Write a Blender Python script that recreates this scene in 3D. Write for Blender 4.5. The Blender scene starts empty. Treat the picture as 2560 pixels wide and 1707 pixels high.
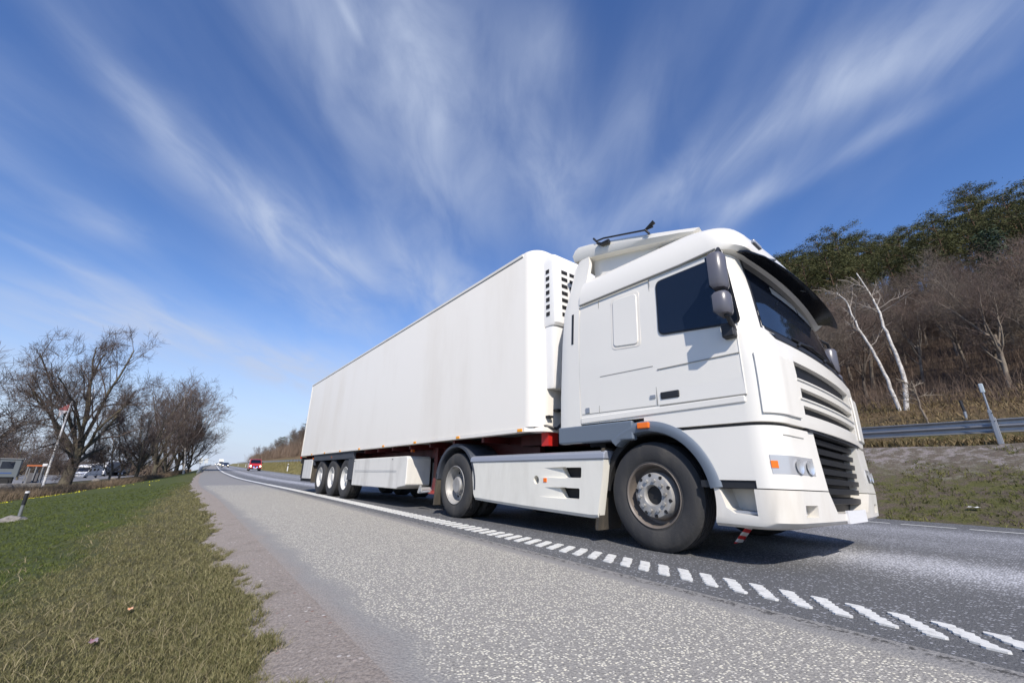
import bpy, bmesh, math, random
import numpy as np
from mathutils import Vector, Matrix
R = math.radians
S = bpy.context.scene
COL = S.collection
rnd = random.Random(7)
NR = np.random.default_rng(11)

# ------------------------------------------------------------ camera
cam_d = bpy.data.cameras.new('camera'); cam = bpy.data.objects.new('camera', cam_d); COL.objects.link(cam)
CAM = (17.6532, -3.6155, 0.6915)
yaw, pit, rol = 0.9122, 0.31259, 0.0125
_f = Vector((-math.sin(yaw)*math.cos(pit), math.cos(yaw)*math.cos(pit), math.sin(pit)))
_r = _f.cross(Vector((0, 0, 1))).normalized(); _u = _r.cross(_f)
r2 = _r*math.cos(rol)+_u*math.sin(rol); u2 = -_r*math.sin(rol)+_u*math.cos(rol)
M = Matrix((r2, u2, -_f)).transposed().to_4x4(); M.translation = Vector(CAM)
cam.matrix_world = M
cam_d.sensor_width = 36; cam_d.lens = 14.408
cam_d.clip_start = 0.05; cam_d.clip_end = 6000
S.camera = cam
S.render.resolution_x = 1024; S.render.resolution_y = 682

# ------------------------------------------------------------ sun, sky, exposure
SUN = Vector((1.0, -0.57, 1.0)).normalized()
sl = bpy.data.lights.new('sun', 'SUN'); sl.energy = 4.2; sl.angle = R(0.5); sl.color = (1, .925, .83)
so = bpy.data.objects.new('sun', sl); COL.objects.link(so)
so.rotation_euler = SUN.to_track_quat('Z', 'Y').to_euler()
S.view_settings.view_transform = 'Standard'; S.view_settings.look = 'None'
S.view_settings.exposure = 0.29; S.view_settings.gamma = 1

def nt_helpers(nt):
    def N(t, **k):
        n = nt.nodes.new(t)
        for a, b in k.items(): setattr(n, a, b)
        return n
    def L(a, b): nt.links.new(a, b)
    def math_(op, a, b=None, c=None, clamp=False):
        n = N('ShaderNodeMath', operation=op, use_clamp=clamp)
        for i, v in enumerate((a, b, c)):
            if v is None: continue
            if isinstance(v, (int, float)): n.inputs[i].default_value = v
            else: L(v, n.inputs[i])
        return n.outputs[0]
    def mixc(f, a, b):
        n = N('ShaderNodeMix', data_type='RGBA')
        for s, v in (('Factor', f), ('A', a), ('B', b)):
            s = [q for q in n.inputs if q.name == s and (q.type == 'RGBA' or s == 'Factor' and q.type == 'VALUE')][0]
            if isinstance(v, (int, float)): s.default_value = v
            elif isinstance(v, tuple): s.default_value = (*v, 1)[:4]
            else: L(v, s)
        return [o for o in n.outputs if o.type == 'RGBA'][0]
    def noise(vec, scale, detail=3, rough=.5, dist=0.0):
        n = N('ShaderNodeTexNoise'); n.inputs['Scale'].default_value = scale
        n.inputs['Detail'].default_value = detail; n.inputs['Roughness'].default_value = rough
        n.inputs['Distortion'].default_value = dist
        if vec is not None: L(vec, n.inputs['Vector'])
        return n.outputs['Fac']
    def ramp(v, stops):
        n = N('ShaderNodeValToRGB'); e = n.color_ramp.elements
        while len(e) > 1: e.remove(e[-1])
        for i, (p, c) in enumerate(stops):
            q = e[0] if i == 0 else e.new(p)
            q.position = p; q.color = (*c, 1) if isinstance(c, tuple) else (c, c, c, 1)
        L(v, n.inputs[0]); return n.outputs[0]
    def smooth(v, a, b):
        n = N('ShaderNodeMapRange', interpolation_type='SMOOTHSTEP')
        n.inputs['From Min'].default_value = a; n.inputs['From Max'].default_value = b
        L(v, n.inputs['Value']); return n.outputs['Result']
    return N, L, math_, mixc, noise, ramp, smooth

w = bpy.data.worlds.new('World'); S.world = w; w.use_nodes = True
nt = w.node_tree; nt.nodes.clear()
N, L, m_, mixc, noise, ramp, smooth = nt_helpers(nt)
sky = N('ShaderNodeTexSky', sky_type='NISHITA'); sky.sun_disc = False
sky.sun_elevation = math.asin(SUN.z); sky.sun_rotation = math.atan2(SUN.x, SUN.y)
sky.air_density = 1.0; sky.dust_density = 0.05; sky.ozone_density = 2.6; sky.altitude = 100
hsv = N('ShaderNodeHueSaturation'); hsv.inputs['Saturation'].default_value = 1.2; hsv.inputs['Hue'].default_value = .512; L(sky.outputs[0], hsv.inputs['Color'])
tc = N('ShaderNodeTexCoord'); sep = N('ShaderNodeSeparateXYZ'); L(tc.outputs['Generated'], sep.inputs[0])
den = m_('ADD', m_('MAXIMUM', sep.outputs[2], 0), 0.12)
px_, py_ = m_('DIVIDE', sep.outputs[0], den), m_('DIVIDE', sep.outputs[1], den)
# cloud plane coordinates: a = along the wind, b = across it
cy, sy = math.cos(yaw), math.sin(yaw)
a_ = m_('ADD', m_('MULTIPLY', px_, -sy), m_('MULTIPLY', py_, cy))
b_ = m_('ADD', m_('MULTIPLY', px_, cy), m_('MULTIPLY', py_, sy))
cmb = N('ShaderNodeCombineXYZ'); L(m_('MULTIPLY', a_, .42), cmb.inputs[0]); L(m_('MULTIPLY', b_, 1.5), cmb.inputs[1])
big = noise(cmb.outputs[0], 1.05, 4, .5, .25)
cmb2 = N('ShaderNodeCombineXYZ'); L(m_('MULTIPLY', a_, 1.15), cmb2.inputs[0]); L(m_('MULTIPLY', b_, 2.7), cmb2.inputs[1])
fine = noise(cmb2.outputs[0], 2.3, 9, .55, .45)
CL = [  # cirrus bands (a, b, length, width, strength) on the cloud plane
    (0.752, -0.893, -0.014, 0.228, 0.057, 0.38),
    (1.248, -0.810, 0.302, 0.384, 0.137, 0.80),
    (1.836, -0.887, 0.248, 0.423, 0.233, 0.42),
    (1.009, -0.185, 0.400, 0.413, 0.153, 0.40),
    (1.019, 0.120, 0.380, 0.385, 0.118, 0.62),
    (0.654, -0.223, 0.934, 0.196, 0.123, 0.30),
    (0.641, 0.081, 0.299, 0.108, 0.063, 0.34),
    (0.636, 0.805, -0.879, 0.187, 0.093, 0.62),
    (0.969, 0.544, -0.541, 0.343, 0.100, 0.62),
    (0.779, 0.935, -0.468, 0.187, 0.045, 0.42),
    (1.078, 0.728, -0.281, 0.269, 0.056, 0.38),
    (1.089, 0.674, -1.008, 0.170, 0.054, 0.25),
    (1.898, -1.870, 0.636, 0.484, 0.351, 0.85),
    (2.605, -1.379, 0.774, 0.377, 0.377, 0.85),
    (1.189, -1.336, 0.248, 0.112, 0.106, 0.28),
    (1.356, -1.674, 0.200, 0.191, 0.046, 0.26),
    (1.712, -0.331, 0.379, 0.473, 0.212, 0.6),
    (0.845, 0.293, -0.009, 0.231, 0.080, 0.30),
    (0.719, -0.216, 0.060, 0.155, 0.061, 0.22),
    (0.594, -0.335, 0.179, 0.048, 0.010, 0.30)
]
acc = None
for (ca, cb, ang, la, lb, st) in CL:
    da, db = m_('SUBTRACT', a_, ca), m_('SUBTRACT', b_, cb)
    c, s = math.cos(ang), math.sin(ang)
    u = m_('DIVIDE', m_('ADD', m_('MULTIPLY', da, c), m_('MULTIPLY', db, s)), la)
    v = m_('DIVIDE', m_('SUBTRACT', m_('MULTIPLY', db, c), m_('MULTIPLY', da, s)), lb)
    g = m_('EXPONENT', m_('MULTIPLY', m_('ADD', m_('MULTIPLY', u, u), m_('MULTIPLY', v, v)), -1.0))
    g = m_('MULTIPLY', g, st)
    acc = g if acc is None else m_('ADD', acc, g)
base = m_('MULTIPLY', smooth(big, .40, .80), .48)
tot = m_('ADD', base, acc) if acc is not None else base
tot = m_('MULTIPLY', tot, m_('ADD', m_('MULTIPLY', smooth(fine, .2, .8), 1.0), .38))
tot = m_('MULTIPLY', m_('MINIMUM', tot, .95), .82)
veil = m_('MULTIPLY', m_('SUBTRACT', 1, smooth(sep.outputs[2], -.02, .36)), .95)
tot = m_('SUBTRACT', 1, m_('MULTIPLY', m_('SUBTRACT', 1, tot), m_('SUBTRACT', 1, veil)))
mx = mixc(tot, hsv.outputs[0], (3.15, 3.65, 4.75))
bg = N('ShaderNodeBackground'); bg.inputs['Strength'].default_value = 0.14
L(mx, bg.inputs['Color']); wo = N('ShaderNodeOutputWorld'); L(bg.outputs[0], wo.inputs[0])

# ------------------------------------------------------------ object helpers
OFF = {}
def tag(o, label=None, cat=None, group=None, kind=None):
    if label: o['label'] = label
    if cat: o['category'] = cat
    if group: o['group'] = group
    if kind: o['kind'] = kind
    return o
def empty(name, loc=(0, 0, 0), rz=0.0, **k):
    o = bpy.data.objects.new(name, None); COL.objects.link(o)
    o.location = loc; o.rotation_euler = (0, 0, rz); o.empty_display_size = .2
    return tag(o, **k)
def mesh_obj(name, v, f, mat, parent=None, smooth_a=None, bevel=0, seg=2, sub=0, loops=None, fmat=None):
    me = bpy.data.meshes.new(name)
    off = np.array(OFF.get(parent.name, (0, 0, 0))) if parent else np.zeros(3)
    v = np.asarray(v, dtype=float) - off
    me.from_pydata(v.tolist(), [], f); me.update()
    for mm in (mat if isinstance(mat, (list, tuple)) else [mat]): me.materials.append(mm)
    if fmat is not None: me.polygons.foreach_set('material_index', fmat)
    o = bpy.data.objects.new(name, me); COL.objects.link(o)
    if parent: o.parent = parent; OFF[o.name] = tuple(off)
    if smooth_a is not None:
        me.polygons.foreach_set('use_smooth', [True]*len(me.polygons))
        me.set_sharp_from_angle(angle=R(smooth_a))
    if bevel:
        b = o.modifiers.new('bevel', 'BEVEL'); b.width = bevel; b.segments = seg; b.limit_method = 'ANGLE'; b.angle_limit = R(35)
        if smooth_a is None:
            me.polygons.foreach_set('use_smooth', [True]*len(me.polygons))
            b.harden_normals = True
    if sub:
        b = o.modifiers.new('sub', 'SUBSURF'); b.levels = b.render_levels = sub
    return o
class MB:
    def __init__(s): s.v = []; s.f = []
    def add(s, v, f):
        n = len(s.v); s.v += [tuple(p) for p in v]; s.f += [tuple(i+n for i in q) for q in f]; return s
    def box(s, x0, x1, y0, y1, z0, z1):
        return s.add([(x, y, z) for x in (x0, x1) for y in (y0, y1) for z in (z0, z1)],
                     [(0, 1, 3, 2), (4, 6, 7, 5), (0, 4, 5, 1), (2, 3, 7, 6), (0, 2, 6, 4), (1, 5, 7, 3)])
    def hexa(s, lo, hi):   # two quads of 4 points
        return s.add(list(lo)+list(hi), [(3, 2, 1, 0), (4, 5, 6, 7), (0, 1, 5, 4), (1, 2, 6, 5), (2, 3, 7, 6), (3, 0, 4, 7)])
    def prism(s, poly, ax, a, b):   # poly in the two other axes
        def P(p, t): q = list(p); q.insert(ax, t); return tuple(q)
        n = len(poly); v = [P(p, a) for p in poly]+[P(p, b) for p in poly]
        f = [tuple(range(n))[::-1], tuple(range(n, 2*n))]+[(i, (i+1) % n, (i+1) % n+n, i+n) for i in range(n)]
        if ax == 1: f = [q[::-1] for q in f]
        return s.add(v, f)
    def cyl(s, c, r, ax, a, b, n=24, r2=None, caps=True):
        r2 = r if r2 is None else r2
        p = [(c[0]+r*math.cos(t), c[1]+r*math.sin(t)) for t in np.linspace(0, 2*math.pi, n, False)]
        q = [(c[0]+r2*math.cos(t), c[1]+r2*math.sin(t)) for t in np.linspace(0, 2*math.pi, n, False)]
        def P(p, t): p = list(p); p.insert(ax, t); return tuple(p)
        v = [P(i, a) for i in p]+[P(i, b) for i in q]
        f = [(i, (i+1) % n, (i+1) % n+n, i+n) for i in range(n)]
        if caps: f = [tuple(range(n))[::-1], tuple(range(n, 2*n))]+f
        return s.add(v, f)
    def tube(s, path, r, n=8, caps=True):
        path = [Vector(p) for p in path]; k = len(path)
        rr = r if isinstance(r, (list, tuple)) else [r]*k
        base = len(s.v); up = Vector((0, 0, 1))
        for i, p in enumerate(path):
            d = (path[min(i+1, k-1)]-path[max(i-1, 0)]).normalized()
            a = d.cross(up if abs(d.z) < .95 else Vector((1, 0, 0))).normalized(); b = d.cross(a)
            for j in range(n):
                t = 2*math.pi*j/n; s.v.append(tuple(p+(a*math.cos(t)+b*math.sin(t))*rr[i]))
        for i in range(k-1):
            for j in range(n):
                s.f.append((base+i*n+j, base+i*n+(j+1) % n, base+(i+1)*n+(j+1) % n, base+(i+1)*n+j))
        if caps:
            s.f.append(tuple(base+j for j in range(n))[::-1]); s.f.append(tuple(base+(k-1)*n+j for j in range(n)))
        return s
    def lathe(s, prof, c, ax=1, n=48, a0=0, a1=2*math.pi):   # prof: (radius, axial) pairs about axis ax through c
        full = abs(a1-a0-2*math.pi) < 1e-6
        A = np.linspace(a0, a1, n, not full); k = len(prof); base = len(s.v); nn = len(A)
        for t in A:
            for r, h in prof:
                q = [c[0]+r*math.cos(t), c[1]+r*math.sin(t)]; q.insert(ax, h); s.v.append(tuple(q))
        for i in range(nn if full else nn-1):
            for j in range(k-1):
                a, b = base+i*k+j, base+((i+1) % nn)*k+j
                s.f.append((a, b, b+1, a+1))
        return s
    def grid(s, rows, flip=False, closed=False):
        base = len(s.v); n = len(rows[0])
        for r in rows: s.v += [tuple(p) for p in r]
        for i in range(len(rows)-1):
            for j in range(n if closed else n-1):
                a, b = base+i*n+j, base+i*n+(j+1) % n
                q = (a, b, b+n, a+n); s.f.append(q[::-1] if flip else q)
        return s
    def tf(s, fn): s.v = [fn(*p) for p in s.v]; return s
    def build(s, name, mat, parent=None, **k): return mesh_obj(name, s.v, s.f, mat, parent, **k)
def recalc(o):
    bm = bmesh.new(); bm.from_mesh(o.data); bmesh.ops.recalc_face_normals(bm, faces=bm.faces); bm.to_mesh(o.data); bm.free(); return o
def cut(o, cutters):   # boolean difference, applied; keeps a clean mesh
    for c in cutters: recalc(c)
    recalc(o)
    for c in cutters:
        m = o.modifiers.new('b', 'BOOLEAN'); m.object = c; m.operation = 'DIFFERENCE'; m.solver = 'EXACT'
    # keep only the boolean modifiers for the bake
    others = [(x.name, x.show_viewport) for x in o.modifiers if x.type != 'BOOLEAN']
    for nme, _ in others: o.modifiers[nme].show_viewport = False
    bpy.context.view_layer.update()
    dg = bpy.context.evaluated_depsgraph_get()
    me = bpy.data.meshes.new_from_object(o.evaluated_get(dg))
    for x in [x for x in o.modifiers if x.type == 'BOOLEAN']: o.modifiers.remove(x)
    for nme, s_ in others: o.modifiers[nme].show_viewport = True
    old = o.data; o.data = me; me.name = old.name; bpy.data.meshes.remove(old)
    me.polygons.foreach_set('use_smooth', [True]*len(me.polygons)); me.set_sharp_from_angle(angle=R(32))
    for c in cutters:
        d = c.data; bpy.data.objects.remove(c); bpy.data.meshes.remove(d)
    return o
def copy_tree(o, parent=None):
    c = o.copy(); COL.objects.link(c)
    if parent: c.parent = parent
    for ch in list(o.children): copy_tree(ch, c)
    return c

# ------------------------------------------------------------ materials
MATS = {}
def mat(name, col, rough=.5, metal=0, spec=.5, coat=0, emis=None, es=0, dirt=None, bump=None, var=0):
    if name in MATS: return MATS[name]
    m = bpy.data.materials.new(name); m.use_nodes = True; nt = m.node_tree; b = nt.nodes['Principled BSDF']
    b.inputs['Base Color'].default_value = (*col, 1); b.inputs['Roughness'].default_value = rough
    b.inputs['Metallic'].default_value = metal; b.inputs['Specular IOR Level'].default_value = spec
    b.inputs['Coat Weight'].default_value = coat; b.inputs['Coat Roughness'].default_value = .05
    if emis: b.inputs['Emission Color'].default_value = (*emis, 1); b.inputs['Emission Strength'].default_value = es
    N, L, m_, mixc, noise, ramp, smooth = nt_helpers(nt)
    if dirt or bump or var:
        g = N('ShaderNodeNewGeometry')
    if dirt:   # (colour, scale, amount)
        mp = N('ShaderNodeMapping'); mp.inputs['Scale'].default_value = (dirt[1], dirt[1], dirt[1]*.25); L(g.outputs['Position'], mp.inputs[0])
        nz = noise(mp.outputs[0], 1, 6, .65); f = m_('MULTIPLY', smooth(nz, .42, .75), dirt[2])
        L(mixc(f, col, dirt[0]), b.inputs['Base Color'])
        L(m_('ADD', m_('MULTIPLY', f, .35), rough), b.inputs['Roughness'])
    if var:
        nz = noise(g.outputs['Position'], var[1], 5, .6)
        L(mixc(smooth(nz, .3, .7), var[0], col), b.inputs['Base Color'])
    if bump:
        nz = noise(g.outputs['Position'], bump[0], 4, .6); bp = N('ShaderNodeBump'); bp.inputs['Distance'].default_value = bump[1]
        L(nz, bp.inputs['Height']); L(bp.outputs[0], b.inputs['Normal'])
    MATS[name] = m; return m
white = mat('cab_white', (.79, .765, .70), .32, spec=.5, coat=.35, dirt=((.60, .58, .52), 1.3, .12))
white_d = mat('skirt_white', (.76, .74, .66), .42, dirt=((.45, .42, .35), 3.0, .32))
white_t = mat('trailer_white', (.82, .785, .715), .48, dirt=((.62, .57, .49), .8, .38))
white_r = mat('unit_white', (.80, .79, .77), .35)
alu = mat('aluminium', (.62, .63, .64), .4, metal=.6, dirt=((.35, .32, .28), 4, .5))
black = mat('black_plastic', (.018, .019, .022), .5, bump=(60, .001))
dark = mat('dark_chassis', (.012, .012, .013), .7)
grill = mat('grille_black', (.010, .011, .014), .5)
rubber = mat('rubber', (.030, .030, .031), .75, dirt=((.085, .080, .072), 5, .6), bump=(40, .003))
rim_l = mat('rim_silver', (.40, .395, .38), .48, metal=.3, dirt=((.17, .15, .125), 9, .8))
rim_w = mat('rim_white', (.62, .62, .60), .5, dirt=((.35, .33, .29), 8, .5))
rim_d = mat('rim_brown', (.17, .145, .125), .5, dirt=((.07, .06, .05), 8, .6))
greyt = mat('grey_trim', (.135, .165, .205), .45)
greyc = mat('grey_cap', (.27, .29, .34), .38)
fender = mat('fender_grey', (.05, .057, .072), .5, bump=(25, .002))
glass = mat('dark_glass', (.008, .012, .022), .03, spec=.65)
redm = mat('red_chassis', (.10, .010, .009), .45, dirt=((.03, .01, .01), 3, .6))
redb = mat('red_bright', (.5, .02, .015), .4)
redl = mat('red_lamp', (.55, .01, .01), .2)
amber = mat('amber_lamp', (.85, .34, .01), .25)
orange = mat('orange_lamp', (.85, .17, .01), .25)
whp = mat('white_plate', (.75, .75, .75), .4)
mflap = mat('mudflap', (.055, .048, .038), .8, bump=(30, .004), dirt=((.16, .13, .09), 6, .7))
lens = mat('lamp_lens', (.50, .51, .53), .10, metal=.3)
chrome = mat('chrome', (.9, .9, .88), .38, metal=.8)
mirrorg = mat('mirror_shell', (.11, .11, .13), .3)
visor_m = mat('visor_dark', (.012, .014, .020), .25)
galv = mat('galvanised', (.40, .41, .42), .36, metal=.75, dirt=((.25, .25, .25), 2.5, .5))
galv_d = mat('galvanised_shade', (.36, .38, .41), .5, metal=.5)
concrete = mat('concrete', (.30, .28, .26), .9, bump=(20, .01), var=((.17, .165, .16), 3))
stone = mat('stone', (.27, .25, .22), .9, bump=(25, .01), var=((.13, .12, .11), 8))

# ------------------------------------------------------------ lie of the land
def zr(X):      # the carriageway climbs gently away from the camera and dips over a crest
    u = np.maximum(-np.asarray(X, float)-5, 0)
    z = np.where(u < 20, .0125*u*u/40, .0125*(u-10))
    d = np.maximum(u-400, 0); return z-.00022*d*d*(d < 200)-(d >= 200)*(8.8+.088*(d-200))
_tx = np.array([-900, -700, -450, -305, -150, -89, -50, -26, -17, -8, 0, 20, 60.])
_ty = np.array([26, 15, 5, 1.9, 0.0, -.75, -1.0, -.75, -.42, -.08, 0, .04, .1])
_gx = np.arange(-900, 61, 1.); _gy = np.interp(_gx, _tx, _ty)
for _ in range(3): _gy = np.convolve(np.pad(_gy, 3, 'edge'), np.ones(7)/7, 'valid')
def yl(X):      # Y of the edge line at X
    return .087-.043*np.asarray(X, float)+np.interp(X, _gx, _gy)
def asph(X): return np.interp(X, [-900, -130, -50, -23, -12, -5, 5, 16, 60], [-2.4, -2.35, -2.15, -2.6, -2.92, -2.95, -2.55, -2.32, -2.3])
def lawn_end(X): return np.interp(X, [-900, -100, -62, -39, -30, -20, 60], [-4.4, -4.8, -5.9, -8.6, -11, -13, -14])
_hv = np.array([6.9, 7.1, 8.6, 10.7, 12, 15, 19, 26, 40, 60, 80, 100, 140, 600.])
_hz = np.array([0, .04, .62, 1.42, 1.46, 1.85, 3.3, 5.2, 9.4, 17.0, 28.5, 33.0, 35, 35.])
def wob(X, Y, s, seed=0):
    X = np.asarray(X, float)/s; Y = np.asarray(Y, float)/s
    return (np.sin(X*1.7+seed)+np.sin(Y*1.3+seed*2.1+X*.6)+np.sin((X+Y)*2.3+seed*.7)*.6+np.sin((X-Y)*3.1+1.3*seed)*.4)/3
def hz(X, v):
    X = np.asarray(X, float); v = np.asarray(v, float)
    z0 = zr(X)
    right = np.interp(v, _hv, _hz)
    f = np.interp(X, [-700, -420, -250, -120, -60, -15, 60], [.03, .38, 1.02, 1.42, 1.25, 1, .93])
    hill = np.maximum(np.interp(v, [15, 600], [1, 1])*(right-1.85), 0)*(v > 15)
    right = np.where(v > 15, 1.85+hill*f+wob(X, v, 9, 3)*np.clip((v-18)/20, 0, 1)*1.0, right)
    right = right+np.clip((v-7)/3, 0, 1)*.07*wob(X, v, 1.1, 5)
    e = asph(X)
    s = np.clip((e-.15-v)/9.2, 0, 1)
    left = z0*(1-s)-1.3*s-.04*np.clip((e-v)/.5, 0, 1)+.03*wob(X, v, 1.3, 9)*np.clip((e-.3-v)/1, 0, 1)
    return np.where(v < e, left, z0+np.where(v > 6.9, right, 0))
def P3(X, v, dz=0): return (X, float(yl(X))+v, float(hz(X, v))+dz)
def zxy(X, Y): return float(hz(X, Y-float(yl(X))))
XS = list(np.arange(46, 20, -1.0))+list(np.arange(20, -12, -.4))+list(np.arange(-12, -60, -1.2))+list(np.arange(-60, -160, -4.))+list(np.arange(-160, -710, -12.))
XS = np.array(XS)
def strip(name, v0, v1, n, material, dz=0, pw=1, xs=XS, **k):
    """a sheet following the land between two offsets from the edge line"""
    V = []; UV = []
    for X in xs:
        a = v0(X) if callable(v0) else v0; b = v1(X) if callable(v1) else v1
        t = np.linspace(0, 1, n+1)**pw
        vs = a+(b-a)*t; Y = float(yl(X))+vs; Z = hz(np.full(n+1, X), vs)+dz
        for y, z, v in zip(Y, Z, vs): V.append((X, y, z)); UV.append((X, v))
    m = n+1; F = []
    for i in range(len(xs)-1):
        for j in range(n): a = i*m+j; F.append((a+m, a, a+1, a+1+m) if v1 is None else (a, a+m, a+m+1, a+1))
    o = mesh_obj(name, V, F, material, smooth_a=60)
    me = o.data
    if me.polygons[0].normal.z < 0: me.flip_normals()
    uv = me.uv_layers.new(name='UVMap'); idx = np.empty(len(me.loops), dtype=np.int32); me.loops.foreach_get('vertex_index', idx)
    uv.data.foreach_set('uv', np.array(UV)[idx].ravel())
    return tag(o, kind='structure', **k)

def tmat(name, fn, rough=.9):
    m = bpy.data.materials.new(name); m.use_nodes = True; nt = m.node_tree; b = nt.nodes['Principled BSDF']
    b.inputs['Roughness'].default_value = rough; b.inputs['Specular IOR Level'].default_value = .3
    h = nt_helpers(nt); N, L = h[0], h[1]
    uv = N('ShaderNodeUVMap'); g = N('ShaderNodeNewGeometry'); sp = N('ShaderNodeSeparateXYZ'); L(uv.outputs[0], sp.inputs[0])
    col, height, dist = fn(h, g.outputs['Position'], sp.outputs[0], sp.outputs[1])
    L(col, b.inputs['Base Color'])
    if height is not None:
        bp = N('ShaderNodeBump'); bp.inputs['Distance'].default_value = dist; bp.inputs['Strength'].default_value = 1
        L(height, bp.inputs['Height']); L(bp.outputs[0], b.inputs['Normal'])
    return m
def voro(h, P, sc, feat='F1'):
    n = h[0]('ShaderNodeTexVoronoi'); n.feature = feat; n.inputs['Scale'].default_value = sc; h[1](P, n.inputs['Vector']); return n
def f_shoulder(h, P, U, V):
    N, L, m_, mixc, noise, ramp, smooth = h
    vo = voro(h, P, 80); sp = N('ShaderNodeSeparateColor'); L(vo.outputs['Color'], sp.inputs[0])
    pale = m_('MULTIPLY', m_('SUBTRACT', 1, smooth(vo.outputs['Distance'], .30, .52)), smooth(sp.outputs[0], .44, .52))
    dk = m_('MULTIPLY', m_('SUBTRACT', 1, smooth(vo.outputs['Distance'], .25, .5)), m_('SUBTRACT', 1, smooth(sp.outputs[0], .10, .16)))
    grit = noise(P, 130, 3, .75)
    base = mixc(smooth(grit, .3, .7), (.215, .205, .185), (.36, .342, .308))
    base = mixc(m_('MULTIPLY', dk, .7), base, (.14, .135, .125))
    patch = noise(P, .8, 4, .6)
    # bare of chippings along the outer edge, beyond the resurfaced length and at the inner edge
    ed = m_('ADD', m_('ADD', V, m_('MULTIPLY', m_('SUBTRACT', 1, smooth(U, 3, 17)), .27)), m_('MULTIPLY', m_('SUBTRACT', 1, smooth(U, -6, 6)), .36))
    e = m_('SUBTRACT', ed, m_('MULTIPLY', m_('SUBTRACT', noise(P, 2.2, 5, .6), .5), .42))
    k = m_('MULTIPLY', smooth(e, -2.26, -2.04), m_('SUBTRACT', 1, smooth(V, -.60, -.50)))
    k = m_('MULTIPLY', k, smooth(m_('ADD', U, m_('MULTIPLY', noise(P, .35, 2), 6)), -6.0, -3.0))
    dens = m_('MULTIPLY', k, m_('ADD', .78, m_('MULTIPLY', patch, .5)), clamp=True)
    col = mixc(m_('MULTIPLY', pale, dens), base, mixc(sp.outputs[1], (.80, .75, .58), (.64, .61, .53)))
    col = mixc(m_('MULTIPLY', m_('SUBTRACT', 1, k), .45), col, (.215, .215, .22))
    sand = m_('SUBTRACT', 1, smooth(e, -2.38, -2.18))
    col = mixc(sand, col, mixc(smooth(grit, .3, .7), (.20, .175, .155), (.36, .325, .29)))
    crack = voro(h, P, .55, 'DISTANCE_TO_EDGE')
    crk = m_('MULTIPLY', m_('SUBTRACT', 1, smooth(m_('ADD', crack.outputs['Distance'], m_('MULTIPLY', noise(P, 6, 3), .05)), .022, .034)), .0)
    col = mixc(crk, col, (.05, .05, .05))
    seam = m_('MULTIPLY', m_('MULTIPLY', smooth(V, -.50, -.40), m_('SUBTRACT', 1, smooth(V, -.40, -.355))), smooth(noise(P, 34, 3, .7), .46, .60))
    col = mixc(seam, col, (.06, .058, .055))
    hgt = m_('ADD', m_('MULTIPLY', grit, .5), m_('SUBTRACT', 1, vo.outputs['Distance']))
    return col, hgt, .0035
def f_lane(h, P, U, V):
    N, L, m_, mixc, noise, ramp, smooth = h
    vo = voro(h, P, 66); sp = N('ShaderNodeSeparateColor'); L(vo.outputs['Color'], sp.inputs[0])
    n2 = m_('MULTIPLY', m_('SUBTRACT', noise(P, .6, 4, .6), .5), .7)
    def band(c, wd):
        q = m_('DIVIDE', m_('SUBTRACT', m_('ADD', V, n2), c), wd); return m_('EXPONENT', m_('MULTIPLY', m_('MULTIPLY', q, q), -1))
    b = m_('ADD', m_('MULTIPLY', band(2.05, .62), 1.0), m_('MULTIPLY', band(5.0, .8), .55))
    b = m_('ADD', b, m_('MULTIPLY', band(3.7, .5), .30), clamp=True)
    thr = m_('SUBTRACT', .84, m_('MULTIPLY', b, .66))
    pale = m_('MULTIPLY', m_('GREATER_THAN', sp.outputs[0], thr), m_('SUBTRACT', 1, smooth(vo.outputs['Distance'], .35, .6)))
    grit = noise(P, 220, 2, .7)
    base = mixc(smooth(grit, .3, .7), (.060, .062, .065), (.16, .162, .165))
    base = mixc(m_('MULTIPLY', b, .65), base, (.33, .335, .355))
    col = mixc(m_('MULTIPLY', pale, m_('ADD', .45, m_('MULTIPLY', b, .55))), base, (.62, .63, .67))
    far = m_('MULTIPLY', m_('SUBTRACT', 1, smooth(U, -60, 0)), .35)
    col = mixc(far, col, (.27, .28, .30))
    return col, m_('ADD', m_('MULTIPLY', grit, .5), m_('SUBTRACT', 1, vo.outputs['Distance'])), .004
def f_gravel(h, P, U, V):
    N, L, m_, mixc, noise, ramp, smooth = h
    g1 = noise(P, 90, 5, .75); g2 = noise(P, 3.5, 5, .65); vo = voro(h, P, 38)
    sp = N('ShaderNodeSeparateColor'); L(vo.outputs['Color'], sp.inputs[0])
    col = mixc(smooth(g1, .3, .7), (.18, .152, .132), (.37, .325, .285))
    col = mixc(m_('MULTIPLY', smooth(g2, .5, .72), .5), col, (.17, .145, .12))
    st = m_('MULTIPLY', m_('GREATER_THAN', sp.outputs[0], .9), m_('LESS_THAN', vo.outputs['Distance'], .34))
    col = mixc(st, col, mixc(sp.outputs[1], (.55, .52, .48), (.22, .13, .10)))
    return col, m_('ADD', m_('MULTIPLY', g1, .6), m_('MULTIPLY', m_('SUBTRACT', 1, vo.outputs['Distance']), .5)), .012
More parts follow.
